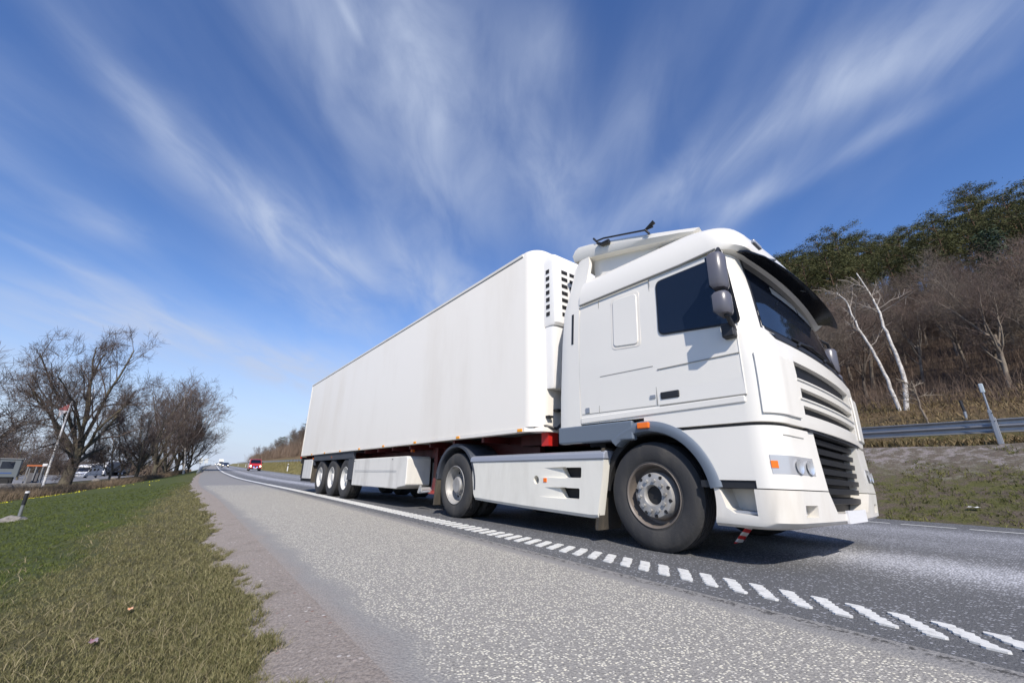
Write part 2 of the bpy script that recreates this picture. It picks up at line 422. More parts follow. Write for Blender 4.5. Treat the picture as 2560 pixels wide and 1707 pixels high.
def f_lawn(h, P, U, V):
    N, L, m_, mixc, noise, ramp, smooth = h
    n1 = noise(P, .55, 5, .6); n2 = noise(P, 5, 6, .7); n3 = noise(P, 55, 4, .8)
    d = m_('ADD', V, m_('MULTIPLY', m_('SUBTRACT', n1, .5), 2.0))
    dry = smooth(d, -4.35, -3.35)
    green = mixc(smooth(n2, .25, .75), (.055, .074, .015), (.095, .115, .028))
    brown = mixc(smooth(n2, .3, .7), (.095, .085, .035), (.165, .140, .062))
    far = m_('SUBTRACT', 1, smooth(U, -22, 2))
    dry = m_('MULTIPLY', dry, m_('SUBTRACT', 1, m_('MULTIPLY', far, .7)))
    col = mixc(m_('MULTIPLY', dry, .92), green, brown)
    col = mixc(m_('MULTIPLY', m_('SUBTRACT', 1, smooth(n3, .3, .62)), .65), col, (.03, .034, .012))
    return col, m_('ADD', m_('MULTIPLY', n3, 1), m_('MULTIPLY', n2, 1.5)), .03
def f_field(h, P, U, V):
    N, L, m_, mixc, noise, ramp, smooth = h
    n1 = noise(P, .25, 5, .6); n2 = noise(P, 7, 5, .8)
    col = mixc(smooth(n1, .35, .65), (.12, .105, .055), (.085, .105, .03))
    return mixc(smooth(n2, .3, .7), col, (.06, .05, .03)), n2, .08
def f_bank(h, P, U, V):
    N, L, m_, mixc, noise, ramp, smooth = h
    n1 = noise(P, 1.4, 7, .72); n2 = noise(P, 4.5, 7, .72); n3 = noise(P, 45, 4, .8); n4 = noise(P, .4, 3)
    grav = mixc(smooth(n3, .3, .7), (.17, .145, .135), (.40, .355, .34))
    grass = mixc(smooth(n3, .3, .7), (.06, .062, .018), (.16, .16, .05))
    soil = mixc(smooth(n3, .3, .7), (.055, .042, .032), (.21, .168, .128))
    low = mixc(smooth(n2, .40, .60), grass, soil)
    t = smooth(m_('ADD', V, m_('MULTIPLY', m_('SUBTRACT', n1, .5), 3.8)), 8.7, 9.9)
    tuft = smooth(n2, .43, .54)
    col = mixc(m_('MULTIPLY', t, m_('SUBTRACT', 1, m_('MULTIPLY', tuft, .85))), low, grav)
    # beyond X = -5 the bank is all rough yellow-green grass
    far = m_('MULTIPLY', m_('SUBTRACT', 1, smooth(U, -6, 6)), m_('ADD', .75, m_('MULTIPLY', n4, .2)))
    col = mixc(far, col, mixc(smooth(n2, .3, .7), (.135, .125, .045), (.21, .18, .075)))
    return col, m_('ADD', n2, m_('MULTIPLY', n3, .6)), .06
def f_verge(h, P, U, V):
    N, L, m_, mixc, noise, ramp, smooth = h
    n1 = noise(P, .35, 6, .65); n2 = noise(P, 6, 6, .8); n3 = noise(P, 40, 4, .8)
    col = mixc(smooth(n3, .3, .7), (.085, .055, .028), (.25, .175, .095))
    gr = mixc(smooth(n2, .3, .7), (.08, .085, .02), (.15, .145, .04))
    a = m_('MULTIPLY', smooth(n1, .40, .58), m_('SUBTRACT', 1, smooth(V, 15.5, 18.5)))
    col = mixc(m_('MULTIPLY', a, .85), col, gr)
    hl = smooth(V, 18.5, 22)
    wood = mixc(smooth(n2, .3, .7), (.035, .024, .016), (.115, .078, .05))
    col = mixc(hl, col, wood)
    return col, m_('ADD', n2, m_('MULTIPLY', n3, .5)), .12

def grass_edge(X): return asph(X)-.34-.07*wob(X, 0, .23, 4)-.09*wob(X, 0, .7, 2)-.14*max(0., float(wob(X, 3, .45, 1)))
XF_ = np.array(sorted(set(np.round(list(XS)+list(np.arange(4, 18.4, .06)), 3)))[::-1])
strip('lawn', grass_edge, lawn_end, 26, tmat('lawn_ground', f_lawn), dz=.022, pw=1.4, xs=XF_)
strip('meadow', lambda X: lawn_end(X), -700, 26, tmat('meadow_ground', f_field), pw=3)
strip('gravel_edge', lambda X: asph(X), lambda X: asph(X)-.75, 5, tmat('gravel_ground', f_gravel), dz=.012)
strip('road_shoulder', asph, -.36, 3, tmat('shoulder_asphalt', f_shoulder, .85), dz=.012)
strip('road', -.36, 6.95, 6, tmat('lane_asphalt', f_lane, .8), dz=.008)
strip('embankment', 6.9, 11.2, 24, tmat('embankment_ground', f_bank))
strip('hillside', 11.2, 600, 44, tmat('hillside_ground', f_verge), pw=2.6)

# painted edge line of raised ribs, solid far away; thin dashes on the far edge
paint = mat('road_paint', (.70, .70, .665), .6, dirt=((.34, .34, .33), 18, .65))
b = MB(); pr = random.Random(3)
X = 24.0
while X > -9:
    n = 36; top = []; bot = []; nl = 7; jx = [pr.uniform(-.006, .006) for _ in range(nl+1)]
    for i in range(n+1):
        t = i/n; v = -.13+.28*t; q = min(int(t*nl), nl-1); fr = t*nl-q; s = -float(np.interp(X, [10.5, 13.5, 16], [.02, .10, .21]))*((q+.5)/nl+.25*(fr-.5)/nl-.5); lobe = .016*min(1, 6*min(fr, 1-fr)+.15); j = jx[min(int(t*nl), nl-1)]
        top.append((X+s+j+lobe, v)); bot.append((X-.056+s+j-lobe, v))
    ring = [P3(x, v, .016) for x, v in top]+[P3(x, v, .016) for x, v in bot[::-1]]
    low = [(x, y, z-.008) for x, y, z in ring]; k = len(ring); s0 = len(b.v)
    b.v += ring+low; b.f.append(tuple(range(s0, s0+k)))
    b.f += [(s0+i, s0+i+k, s0+(i+1) % k+k, s0+(i+1) % k) for i in range(k)]
    X -= .178
edge = recalc(b.build('edge_line_marking', paint)); tag(edge, kind='structure')
strip('far_line_marking', -.13, .13, 2, paint, dz=.016, xs=XS[XS < -8.9])
b = MB(); X = 30.0
while X > -60:
    b.add([P3(X, 6.08, .016), P3(X-.62, 6.08, .016), P3(X-.62, 6.17, .016), P3(X, 6.17, .016)], [(3, 2, 1, 0)]); X -= .75
tag(b.build('dashed_line_marking', paint), kind='structure')
_ = 0
park = tmat('parking_asphalt', lambda h, P, U, V: (h[3](h[4](P, 3, 4), (.16, .16, .165), (.25, .25, .255)), None, 0))
b = MB()
b.grid([[(x, float(yl(x))+v, -1.26+.0*x) for v in np.linspace(-60, -19, 5)] for x in (-40, -70, -100, -130, -170, -190)], flip=True)
o = recalc(b.build('parking_lot', park)); tag(o, kind='structure')
if o.data.polygons[0].normal.z < 0: o.data.flip_normals()

# ------------------------------------------------------------ lorry tractor
GT = 'white articulated lorry coming along the near lane'
def YN(z): return float(np.interp(z, [0, 1.9, 2.3, 2.75, 3.1, 3.5, 4], [.05, .05, .068, .10, .2, .3, .35]))
def shear(x, y, z): return (x, y, z*(1-.05*(y-.05)) if z > .3 else z)
def outl(yn, xf, x0, rc=.24, wc=.30, bulge=.06, nf=14, nc=9):
    """plan outline from the near rear corner round the front to the far rear corner"""
    yf = 2.6-yn; P = [(x0, yn), ((x0+xf-bulge-rc)/2, yn)]
    xs = xf-bulge-rc
    for i in range(nc+1):
        t = math.pi/2*i/nc; P.append((xs+rc*math.sin(t)**.9, yn+wc*(1-math.cos(t)**.9)))
    a, c = yn+wc, yf-wc
    for i in range(1, nf):
        y = a+(c-a)*i/nf; q = (y-1.3)/((c-a)/2); P.append((xf-bulge*q*q, y))
    for i in range(nc+1):
        t = math.pi/2*(1-i/nc); P.append((xs+rc*math.sin(t)**.9, yf-wc*(1-math.cos(t)**.9)))
    P += [((x0+xf-bulge-rc)/2, yf), (x0, yf)]
    return P
def loft(mb, levels):   # levels: (z, outline); capped solid
    rows = [[(x, y, z) for x, y in o] for z, o in levels]; n = len(rows[0]); b0 = len(mb.v)
    mb.grid(rows, closed=True); mb.f.append(tuple(range(b0, b0+n))[::-1]); k = b0+(len(rows)-1)*n
    mb.f.append(tuple(range(k, k+n))); return mb
LV = [  # z, xf of the cab skin
 (.30, 16.36), (.36, 16.41), (.61, 16.43), (.66, 16.42), (1.10, 16.41), (1.17, 16.42), (1.60, 16.43), (1.88, 16.42), (1.97, 16.37), (2.4, 16.30), (2.8, 16.225), (3.0, 16.2)]
def XF(z): return float(np.interp(z, [a for a, _ in LV], [c for _, c in LV]))
def lev(z, x0, dn=0, dx=0, **k): return (z, outl(YN(z)+dn, XF(z)+dx, x0, **k))
def skin(y, z, off=0, rc=.24, wc=.30, bulge=.06):   # point on the front skin at lateral y
    o = outl(YN(z), XF(z), 14, rc, wc, bulge, nf=24, nc=24); o = o[1:-1]
    i = min(range(len(o)-1), key=lambda k: abs((o[k][1]+o[k+1][1])/2-y) if min(o[k][1], o[k+1][1])-1e-6 <= y <= max(o[k][1], o[k+1][1])+1e-6 else 9)
    (xa, ya), (xb, yb) = o[i], o[i+1]; t = 0 if abs(yb-ya) < 1e-9 else (y-ya)/(yb-ya)
    tx, ty = xb-xa, yb-ya; l = math.hypot(tx, ty); nx, ny = ty/l, -tx/l
    return (xa+(xb-xa)*t+nx*off, y+ny*off, z)
def patch(mb, ys, zs, off, back=.02, edge=None):
    """curved slab lying on the front skin"""
    A = [[skin(edge(y, z)[0] if edge else y, edge(y, z)[1] if edge else z, off) for y in ys] for z in zs]
    B = [[skin(edge(y, z)[0] if edge else y, edge(y, z)[1] if edge else z, off-back) for y in ys] for z in zs]
    nz, ny = len(zs), len(ys); b0 = len(mb.v)
    mb.grid(A); mb.grid(B, flip=True); o = nz*ny
    ring = [(0, j) for j in range(ny)]+[(i, ny-1) for i in range(1, nz)]+[(nz-1, j) for j in range(ny-2, -1, -1)]+[(i, 0) for i in range(nz-2, 0, -1)]
    ids = [b0+i*ny+j for i, j in ring]
    for a, c in zip(ids, ids[1:]+ids[:1]): mb.f.append((a, a+o, c+o, c))
    return mb

TX = 15.12
seam_m = mat('seam_shade', (.30, .29, .26), .6)
trac = empty('truck_tractor', (TX, 1.3, 0), label='big white lorry cab with high roof on the near lane, front turned to the right', cat='truck'); OFF[trac.name] = (TX, 1.3, 0)
def T(mb, name, m, parent=None, sh=True, **k):
    if sh: mb.tf(shear)
    return mb.build(name, m, parent or trac, **k)
# cab body
b = loft(MB(), [lev(z, 14.28) for z in (1.13, 1.17, 1.6, 1.88, 1.97, 2.4, 2.6, 2.80)])
cab = T(b, 'cab_body', white)
cuts = [T(MB().cyl((15.14, .51), .665, 1, -.5, 3.2, 64), 'c', white, sh=False), T(MB().box(13.5, 15.14, -.5, 3.2, 1.0, 1.255), 'c', white),
        T(MB().box(15.9, 17, .57, 2.03, 1.575, 1.735), 'c', white), T(MB().box(15.9, 17, .60, 2.0, 1.40, 1.49), 'c', white), T(MB().box(15.9, 17, .60, 2.0, 1.25, 1.33), 'c', white),
        T(MB().box(15.9, 17, .03, .036, 1, 2), 'c', white)]
cut(cab, cuts)
# dark mesh behind the slots
b = MB()
for z0, z1 in ((1.578, 1.732), (1.403, 1.487), (1.253, 1.327)): patch(b, np.linspace(.575, 2.025, 18), [z0, z1], -.045, .2)
T(b, 'grille_mesh', grill)
b = MB()
for zc in (1.535, 1.36):   # small lip ledges under each slot
    patch(b, np.linspace(.56, 2.04, 16), [zc+.022, zc+.036], .012)
T(b, 'grille_lip', white)
# roof cap
def cap(z, yn, xf, x0=14.28, **k): return (z, outl(yn, xf, x0, **k))
b = loft(MB(), [cap(2.803, .096, 16.30, rc=.26), cap(2.84, .098, 16.345, rc=.27), cap(2.93, .112, 16.35, rc=.29), cap(3.04, .145, 16.31, rc=.3), cap(3.13, .185, 16.25, rc=.34), cap(3.20, .24, 16.13, rc=.38),
                cap(3.27, .34, 15.97, rc=.4), cap(3.33, .53, 15.7, rc=.4), cap(3.37, .85, 15.3, rc=.3)])
T(b, 'roof_cap', white, smooth_a=40)
b = MB()   # rain gutter and moulding line
b.tube([(14.3, .088, 2.785), (15.7, .088, 2.785), (16.08, .085, 2.80)], .011)
T(b, 'rain_gutter', seam_m)
# side deflectors
for far in (0, 1):
    q = []
    for z in (1.045, 1.25, 1.6, 2.3, 2.75, 3.1, 3.5, 3.62):
        y = YN(z)-.004; x0 = float(np.interp(z, [1, 2, 2.75, 3.5, 3.62], [13.9, 13.94, 13.98, 14.02, 14.10])); x1 = float(np.interp(z, [1, 2.8, 3.0, 3.3, 3.62], [14.275, 14.275, 14.3, 14.35, 14.3]))
        r = [(x0+.03, y+.09, z), (x0, y+.05, z), (x0+.02, y+.01, z), (x0+.07, y, z), ((x0+x1)/2, y, z), (x1, y, z), (x1, y+.05, z), ((x0+x1)/2, y+.05, z)]
        if far: r = [(x, 2.6-yy, zz) for x, yy, zz in r][::-1]
        q.append(r)
    b = MB().grid(q, closed=True); b.f += [tuple(range(8))[::-1], tuple(range(len(b.v)-8, len(b.v)))]
    d = T(b, 'side_deflector', white, smooth_a=40); recalc(d)
    if not far:
        T(MB().box(14.15, 14.185, .03, .10, 2.28, 2.70).tf(lambda x, y, z: (x, y+YN(z)-.05+.012, z)), 'vent_slot', black, d)
# roof fairing
b = MB(); rows = []
top = [(14.06, 3.90), (14.12, 3.945), (14.3, 3.90), (14.55, 3.82), (15.0, 3.66), (15.35, 3.53), (15.65, 3.41), (15.86, 3.31)]
bot = [(14.02, 3.66), (14.1, 3.645), (14.3, 3.61), (14.55, 3.56), (15.0, 3.45), (15.35, 3.35), (15.65, 3.27), (15.80, 3.235)]
for (tx, tz), (bx, bz) in zip(top, bot):
    r = [(bx, .32, bz), (bx-.0, .285, bz+(tz-bz)*.3), (tx, .30, bz+(tz-bz)*.65), (tx, .36, tz-.05), (tx, .48, tz), (tx+.05, 1.3, tz+.05), (tx, 2.12, tz), (tx, 2.24, tz-.05), (tx, 2.30, bz+(tz-bz)*.65), (bx, 2.315, bz+(tz-bz)*.3), (bx, 2.28, bz)]
    rows.append(r)
b.grid(rows); n = 11; b.f.append(tuple(range(n))[::-1]); b.f.append(tuple(range(len(b.v)-n, len(b.v))))
for i in range(len(rows)-1): b.f.append((i*n, (i+1)*n, (i+1)*n+n-1, i*n+n-1))
recalc(T(b, 'roof_fairing', white, smooth_a=42))
b = MB().hexa([(14.3, .42, 3.1), (15.3, .42, 3.1), (15.3, 2.18, 3.1), (14.3, 2.18, 3.1)], [(14.3, .42, 3.62), (15.3, .42, 3.38), (15.3, 2.18, 3.38), (14.3, 2.18, 3.62)])
T(b, 'fairing_support', white)
b = MB().tube([(14.46, .29, 3.78), (14.60, .28, 3.755), (15.22, .27, 3.555), (15.34, .27, 3.545)], .011).tube([(14.47, .29, 3.77), (14.42, .29, 3.84)], .015)
b.tube([(14.50, .27, 3.72), (14.58, .26, 3.66), (14.70, .26, 3.65)], [.02, .026, .03]).tube([(15.24, .26, 3.54), (15.28, .27, 3.48)], .014).tube([(15.24, .27, 3.55), (15.36, .27, 3.60)], [.015, .025])
T(b, 'air_horn', black, smooth_a=50)
# side window, frames, door
def side_panel(poly, y_off, th=.02, n=1):   # polygon in (x,z) laid on the leaning cab side
    b = MB(); k = len(poly)
    b.v = [(x, YN(z)-y_off, z) for x, z in poly]+[(x, YN(z)-y_off+th, z) for x, z in poly]
    b.f = [tuple(range(k)), tuple(range(k, 2*k))[::-1]]+[(i, i+k, (i+1) % k+k, (i+1) % k) for i in range(k)]
    return b
def rpoly(pts, r, n=5):   # rounded polygon
    out = []
    for i, p in enumerate(pts):
        a = Vector(pts[i-1]); p = Vector(p); c = Vector(pts[(i+1) % len(pts)])
        d1, d2 = (a-p).normalized(), (c-p).normalized(); s, e = p+d1*r, p+d2*r
        for j in range(n+1):
            t = j/n; out.append(tuple(s*(1-t)**2+p*2*t*(1-t)+e*t*t))
    return out
W_ = [(15.42, 2.09), (16.20, 2.00), (16.13, 2.70), (15.42, 2.69)]
c = Vector((15.8, 2.38))
door = T(side_panel([(15.32, 1.36), (16.165, 1.36), (16.17, 1.95), (16.13, 2.775), (15.32, 2.775)], .006, .02), 'door', white, bevel=.004)
fr = T(side_panel(rpoly([tuple(c+(Vector(p)-c)*1.045) for p in W_], .07), .010, .012), 'window_frame', black, door)
gl = T(side_panel(rpoly(W_, .06), .014, .008), 'window', glass, door)
T(MB().box(15.36, 15.56, .035, .06, 1.415, 1.485), 'door_handle', black, door, bevel=.01)
T(MB().box(15.24, 15.30, .040, .06, 1.44, 1.47), 'door_lock', galv_d, door)
T(side_panel([(15.34, 1.352), (16.165, 1.352), (16.165, 1.358), (15.34, 1.358)], .0075, .01), 'door_seal', seam_m, door)
T(side_panel([(15.312, 1.36), (15.318, 1.36), (15.318, 2.77), (15.312, 2.77)], .0075, .01), 'door_seal', seam_m, door)
T(side_panel([(15.35, 1.72), (16.16, 1.72), (16.16, 1.727), (15.35, 1.727)], .0075, .01), 'door_crease', seam_m, door)
b = MB()   # raised locker panel and body seams
b = side_panel(rpoly([(14.82, 2.09), (15.15, 2.05), (15.15, 2.66), (14.82, 2.68)], .05), .012, .02)
lk = T(b, 'locker_door', white, bevel=.008)
b = side_panel(rpoly([(14.79, 2.06), (15.18, 2.02), (15.18, 2.69), (14.79, 2.71)], .06), .003, .02); T(b, 'locker_recess', white_t)
b = MB()
for q in ([(14.60, 1.775), (15.3, 1.765), (15.3, 1.772), (14.60, 1.782)], [(14.30, 1.368), (15.30, 1.36), (15.30, 1.366), (14.30, 1.374)],
          [(14.56, 1.37), (14.566, 1.37), (14.60, 2.76), (14.594, 2.76)], [(14.4, 2.87), (16.1, 2.87), (16.1, 2.876), (14.4, 2.876)]):
    s_ = side_panel(q, .003, .01); b.add(s_.v, s_.f)
T(b, 'body_seam', seam_m)
T(MB().box(14.36, 14.42, .042, .06, 1.38, 1.44), 'fuel_flap', galv_d)
T(side_panel([(14.28, 1.26), (16.15, 1.29), (16.15, 1.352), (14.28, 1.335)], .012, .03), 'sill_trim', white, bevel=.012)
# grey trim and wheel arch
T(MB().box(13.9, 15.0, .035, .12, 1.045, 1.245), 'lower_trim', greyt, bevel=.02)
ar = MB().lathe([(.600, .09), (.612, .045), (.66, .030), (.70, .040), (.715, .055), (.715, .16), (.60, .16), (.600, .09)], (15.14, .51), a0=R(8), a1=R(128), n=40)
T(ar, 'wheel_arch', greyt, sh=False, smooth_a=40)
T(MB().lathe([(.585, .16), (.585, 2.44), (.655, 2.44), (.655, .16), (.585, .16)], (15.14, .51), a0=R(2), a1=R(178), n=40), 'wheel_liner', dark, sh=False, smooth_a=40)
T(MB().box(15.07, 15.21, .012, .05, 1.145, 1.205), 'marker_lamp', orange, bevel=.01)
white_b = mat('bumper_white', (.78, .75, .68), .38, coat=.2, dirt=((.52, .46, .36), 2.2, .45))
# lower front panel, black stripe, bumper
lf = T(loft(MB(), [lev(z, 15.3) for z in (.608, .9, 1.10)]), 'front_panel', white)
cut(lf, [T(MB().cyl((15.14, .51), .665, 1, -.5, 3.2, 64), 'c', white, sh=False), T(MB().prism([(.70, 1.3), (.72, .60), (1.88, .60), (1.90, 1.3)], 0, 16.1, 17), 'c', white),
         T(MB().box(15.0, 16.2, .35, 2.25, .5, 1.3), 'c', white), T(MB().box(15.0, 16.125, -.5, 3.2, .5, .666), 'c', white)])
T(MB().box(15.66, 16.13, .062, 2.538, .604, .662), 'dark_stripe', black)
T(loft(MB(), [lev(z, 15.40, .03, -.03) for z in (1.095, 1.135)]), 'dark_stripe', black)
bp = T(loft(MB(), [lev(.30, 15.70, .05, -.05), lev(.325, 15.67, .012, -.01), lev(.36, 15.66), lev(.60, 15.66)]), 'bumper', white_b)
cut(bp, [T(MB().prism([(15.80, .66), (16.10, .66), (16.10, .40), (15.92, .41), (15.86, .45)], 1, -.5, .28), 'c', white), T(MB().prism([(15.80, .66), (16.10, .66), (16.10, .40), (15.92, .41), (15.86, .45)], 1, 2.32, 3.2), 'c', white),
         T(MB().prism([(.70, .7), (.72, .60), (.86, .42), (1.74, .42), (1.88, .60), (1.90, .7)], 0, 16.0, 17), 'c', white), T(MB().cyl((15.14, .51), .64, 1, -.5, 3.2, 64), 'c', white, sh=False),
         T(MB().box(15.0, 16.1, .4, 2.2, .1, .7), 'c', white), T(MB().box(16.2, 17, .30, .50, .40, .49), 'c', white), T(MB().box(16.2, 17, 2.1, 2.30, .40, .49), 'c', white)])
st = T(MB().box(15.88, 16.09, .09, .30, .405, .43), 'step', galv_d, bp, bevel=.006)
T(MB().box(15.75, 16.12, .285, .32, .38, .62), 'step_backing', mat('step_shade', (.30, .29, .26), .6), bp)
for s_ in (.30, 2.10): T(MB().box(16.22, 16.30, s_+.01, s_+.19, .405, .485), 'fog_lamp', lens, bp)
g = T(MB().prism([(.70, 1.10), (.72, .60), (.86, .42), (1.74, .42), (1.88, .60), (1.90, 1.10)], 0, 16.22, 16.26), 'lower_grille', grill)
b = MB()
for i in range(7):
    z = .50+i*.088; w0 = .73 if z > .6 else .79
    b.prism([(16.26, z), (16.345, z-.008), (16.35, z+.045), (16.26, z+.055)], 1, w0, 2.6-w0)
T(b, 'grille_slat', grill, g, bevel=.006)
b = MB(); b.prism([(16.26, 1.09), (16.40, 1.10), (16.38, 1.135), (16.26, 1.14)], 1, .6, 2.0); T(b, 'grille_top_bar', grill, g)
for s_ in (0, 1):
    ys = [y if not s_ else 2.6-y for y in np.linspace(.085, .56, 16)]
    if s_: ys = ys[::-1]
    hd = T(patch(MB(), ys, np.linspace(.72, .865, 4), .006), 'headlight', lens, smooth_a=60)
    y0 = .30 if not s_ else 2.12
    for q in (y0, y0+.17):
        T(MB().lathe([(.0, .0), (.04, .003), (.058, .014)], (q, .785), ax=0, n=20).tf(lambda x, y, z: (x+skin(y, z)[0]-.045+.052, y, z)), 'reflector', chrome, hd, smooth_a=60)
    T(patch(MB(), ys[:2] if not s_ else ys[-2:], np.linspace(.765, .82, 3), .010), 'indicator', orange, hd)
T(patch(MB(), np.linspace(.20, .50, 8), [1.025, 1.033], .004), 'panel_seam', seam_m)
T(MB().box(16.405, 16.425, 1.04, 1.56, .335, .445), 'number_plate', whp)
# windscreen and A pillars
ev = lambda y, z: (y, z)
wed = lambda y, z, m=0: (1.3+(y-1.3)*(1.06-m-.15*(z-2.0)/.8), z)
T(patch(MB(), np.linspace(.30, 2.30, 24), np.linspace(1.985, 2.80, 8), .002, .01, edge=wed), 'windscreen_seal', black, smooth_a=60)
ws = T(patch(MB(), np.linspace(.33, 2.27, 24), np.linspace(2.015, 2.80, 8), .006, .01, edge=wed), 'windscreen', glass, smooth_a=60)
for y0, y1, y2 in ((.75, 1.2, 1.62), (1.35, 1.8, 2.2)):
    b = MB().tube([skin(y0, 1.93, .03), skin(y0+.05, 1.97, .05), skin(y1, 2.05, .035)], .013).tube([skin(y1-.45, 2.02, .02), skin(y1, 2.05, .024), skin(y2, 2.07, .02)], .009)
    T(b, 'wiper', black)
b = MB(); b.grid([[skin(y, 1.90, .01), skin(y, 1.955, .03), skin(y, 1.99, .015)] for y in np.linspace(.36, 2.24, 20)]); T(b, 'wiper_cowl', black, smooth_a=60)
# sun visor with brackets and lamps
rows = []
for y in np.linspace(.26, 2.30, 22):
    q = skin(y, 2.80); k = 1-abs((y-1.3)/1.08)**6
    rows.append([(q[0]+.05, y, 2.82), (q[0]+.15+.02*k, y, 2.785), (q[0]+.215+.04*k, y, 2.72), (q[0]+.225+.04*k, y, 2.70), (q[0]+.215+.04*k, y, 2.70), (q[0]+.145+.02*k, y, 2.77), (q[0]+.05, y, 2.805)])
b = MB().grid(rows, closed=True); b.f += [tuple(range(7)), tuple(range(len(b.v)-7, len(b.v)))[::-1]]
vs = recalc(T(b, 'sun_visor', visor_m, smooth_a=45))
for y in (.55, 1.3, 2.05): T(MB().tube([(16.27, y, 2.85), (16.42, y, 2.76)], .014), 'visor_bracket', galv_d, vs)
for y in (.36, 2.24):
    T(patch(MB(), [y-.07, y, y+.07], [2.835, 2.885], .05, .06) if 0 else MB().box(16.33, 16.365, y-.08, y+.08, 2.845, 2.885), 'marker_light', lens, bevel=.01)
for y0, y1 in ((.80, 1.38), (1.42, 1.80)): T(patch(MB(), np.linspace(y0, y1, 6), [2.56, 2.60, 2.645], .0075, .004), 'sunlit_patch', mat('sunlit_pale', (.45, .45, .44), .4), ws)  # pale patches on the opaque glass stand in for sunlit interior and visor brackets
for s_ in (0, 1):
    ys = np.linspace(.085, .50, 14); zs = [1.195, 1.21, 1.3, 1.5, 1.66, 1.70, 1.715]
    if s_: ys = 2.6-ys[::-1]
    def ed_(y, z, s_=s_): return (y, z)
    cd = T(patch(MB(), ys, zs, .018, .016), 'corner_deflector', white, smooth_a=35, bevel=.006)
# mirrors, near and far
for s_ in (0, 1):
    fy = (lambda y: y) if not s_ else (lambda y: 2.6-y)
    def mb_(pts, z0, z1, inset):
        rows = []
        for z, k in ((z0, .8), (z0+.03, 1), (z1-.03, 1), (z1, .75)):
            cx = sum(p[0] for p in pts)/len(pts); cyy = sum(p[1] for p in pts)/len(pts)
            rows.append([(cx+(x-cx)*k+.02*(z-z0), fy(cyy+(y-cyy)*k), z) for x, y in pts])
        b = MB().grid(rows, closed=True); n = len(pts); b.f += [tuple(range(n)), tuple(range(len(b.v)-n, len(b.v)))]
        return b
    plan = [(16.10, -.19), (16.165, -.195), (16.215, -.165), (16.23, -.11), (16.215, -.06), (16.165, -.025), (16.10, -.025)]
    mr = T(MB().tube([(16.14, fy(.08), 2.68), (16.17, fy(-.07), 2.68), (16.17, fy(-.11), 2.62)], .018).tube([(16.15, fy(.05), 1.93), (16.17, fy(-.06), 1.98), (16.17, fy(-.12), 2.04)], .022).tube([(16.17, fy(-.11), 2.0), (16.17, fy(-.11), 2.62)], .02), 'mirror_arm', black)
    recalc(T(mb_(plan, 2.26, 2.60, 0), 'mirror_housing', mirrorg, mr, smooth_a=40)); recalc(T(mb_(plan, 2.02, 2.22, 0), 'mirror_housing', mirrorg, mr, smooth_a=40))
    T(MB().box(16.085, 16.11, *sorted((fy(-.18), fy(-.04))), 2.29, 2.57), 'mirror_glass', glass, mr); T(MB().box(16.085, 16.11, *sorted((fy(-.18), fy(-.04))), 2.05, 2.20), 'mirror_glass', glass, mr)
    T(MB().box(16.06, 16.17, *sorted((fy(.06), fy(-.02))), 1.86, 1.98), 'mirror_mount', black, mr, bevel=.015)
# chassis
b = MB().box(10.4, 16.0, .86, .94, .78, 1.02).box(10.4, 16.0, 1.66, 1.74, .78, 1.02)
for x in (10.45, 12.2, 13.2, 14.4): b.box(x, x+.1, .94, 1.66, .80, 1.0)
b.box(12.3, 13.4, .25, .84, .34, .80).box(13.45, 14.25, .25, .84, .34, .80).box(12.3, 14.2, 1.76, 2.35, .34, .84)
b.cyl((11.38, .51), .11, 1, .4, 2.2, 16).cyl((15.12, .51), .07, 1, .3, 2.3, 16).box(11.2, 11.56, 1.15, 1.45, .35, .72)
b.box(14.3, 16.1, .9, 1.7, .35, 1.1).box(14.0, 15.9, .5, 2.1, 1.03, 1.12).box(14.42, 14.50, .2, .8, .9, 1.04).cyl((.32, 2.2), .0, 2, 1, 1.01, 3)
T(b, 'chassis', dark, sh=False)
T(MB().cyl((11.5, 1.3), .48, 2, 1.02, 1.10, 32).box(11.0, 12.2, .9, 1.7, 1.0, 1.04), 'fifth_wheel', dark, sh=False)
T(MB().cyl((.62, 1.5), .0, 0, 0, .01, 3).box(12.7, 13.1, .5, .72, .83, .98).cyl((.95, .93), .07, 0, 13.2, 13.7, 16), 'air_tank', alu, sh=False)
for fy in ((.05, .43), (2.17, 2.55)):
    m_ = T(MB().lathe([(.60, fy[0]+.02), (.612, fy[0]), (.655, fy[0]-.0), (.67, fy[0]+.02), (.67, fy[1]+.25 if fy[0] < 1 else fy[1]-.02), (.60, fy[1]+.25 if fy[0] < 1 else fy[1]-.02), (.60, fy[0]+.02)] if fy[0] < 1 else
           [(.60, fy[0]-.25), (.60, fy[1]-.02), (.612, fy[1]), (.655, fy[1]), (.67, fy[1]-.02), (.67, fy[0]-.25), (.60, fy[0]-.25)], (11.38, .51), a0=R(-5), a1=R(172), n=40), 'mudguard', fender, sh=False, smooth_a=40)
    T(MB().hexa([(10.70, fy[0], .16), (10.72, fy[0], .16), (10.72, fy[1]+(.2 if fy[0] < 1 else 0), .16), (10.70, fy[1]+(.2 if fy[0] < 1 else 0), .16)], [(10.76, fy[0], .68), (10.78, fy[0], .68), (10.78, fy[1]+(.2 if fy[0] < 1 else 0), .68), (10.76, fy[1]+(.2 if fy[0] < 1 else 0), .68)]), 'mudflap', mflap, m_, sh=False)
b = MB()   # ribbed mudguard behind the front wheel
prof = [(14.585, .98), (14.53, .85), (14.50, .70), (14.485, .50), (14.47, .30), (14.44, .13)]
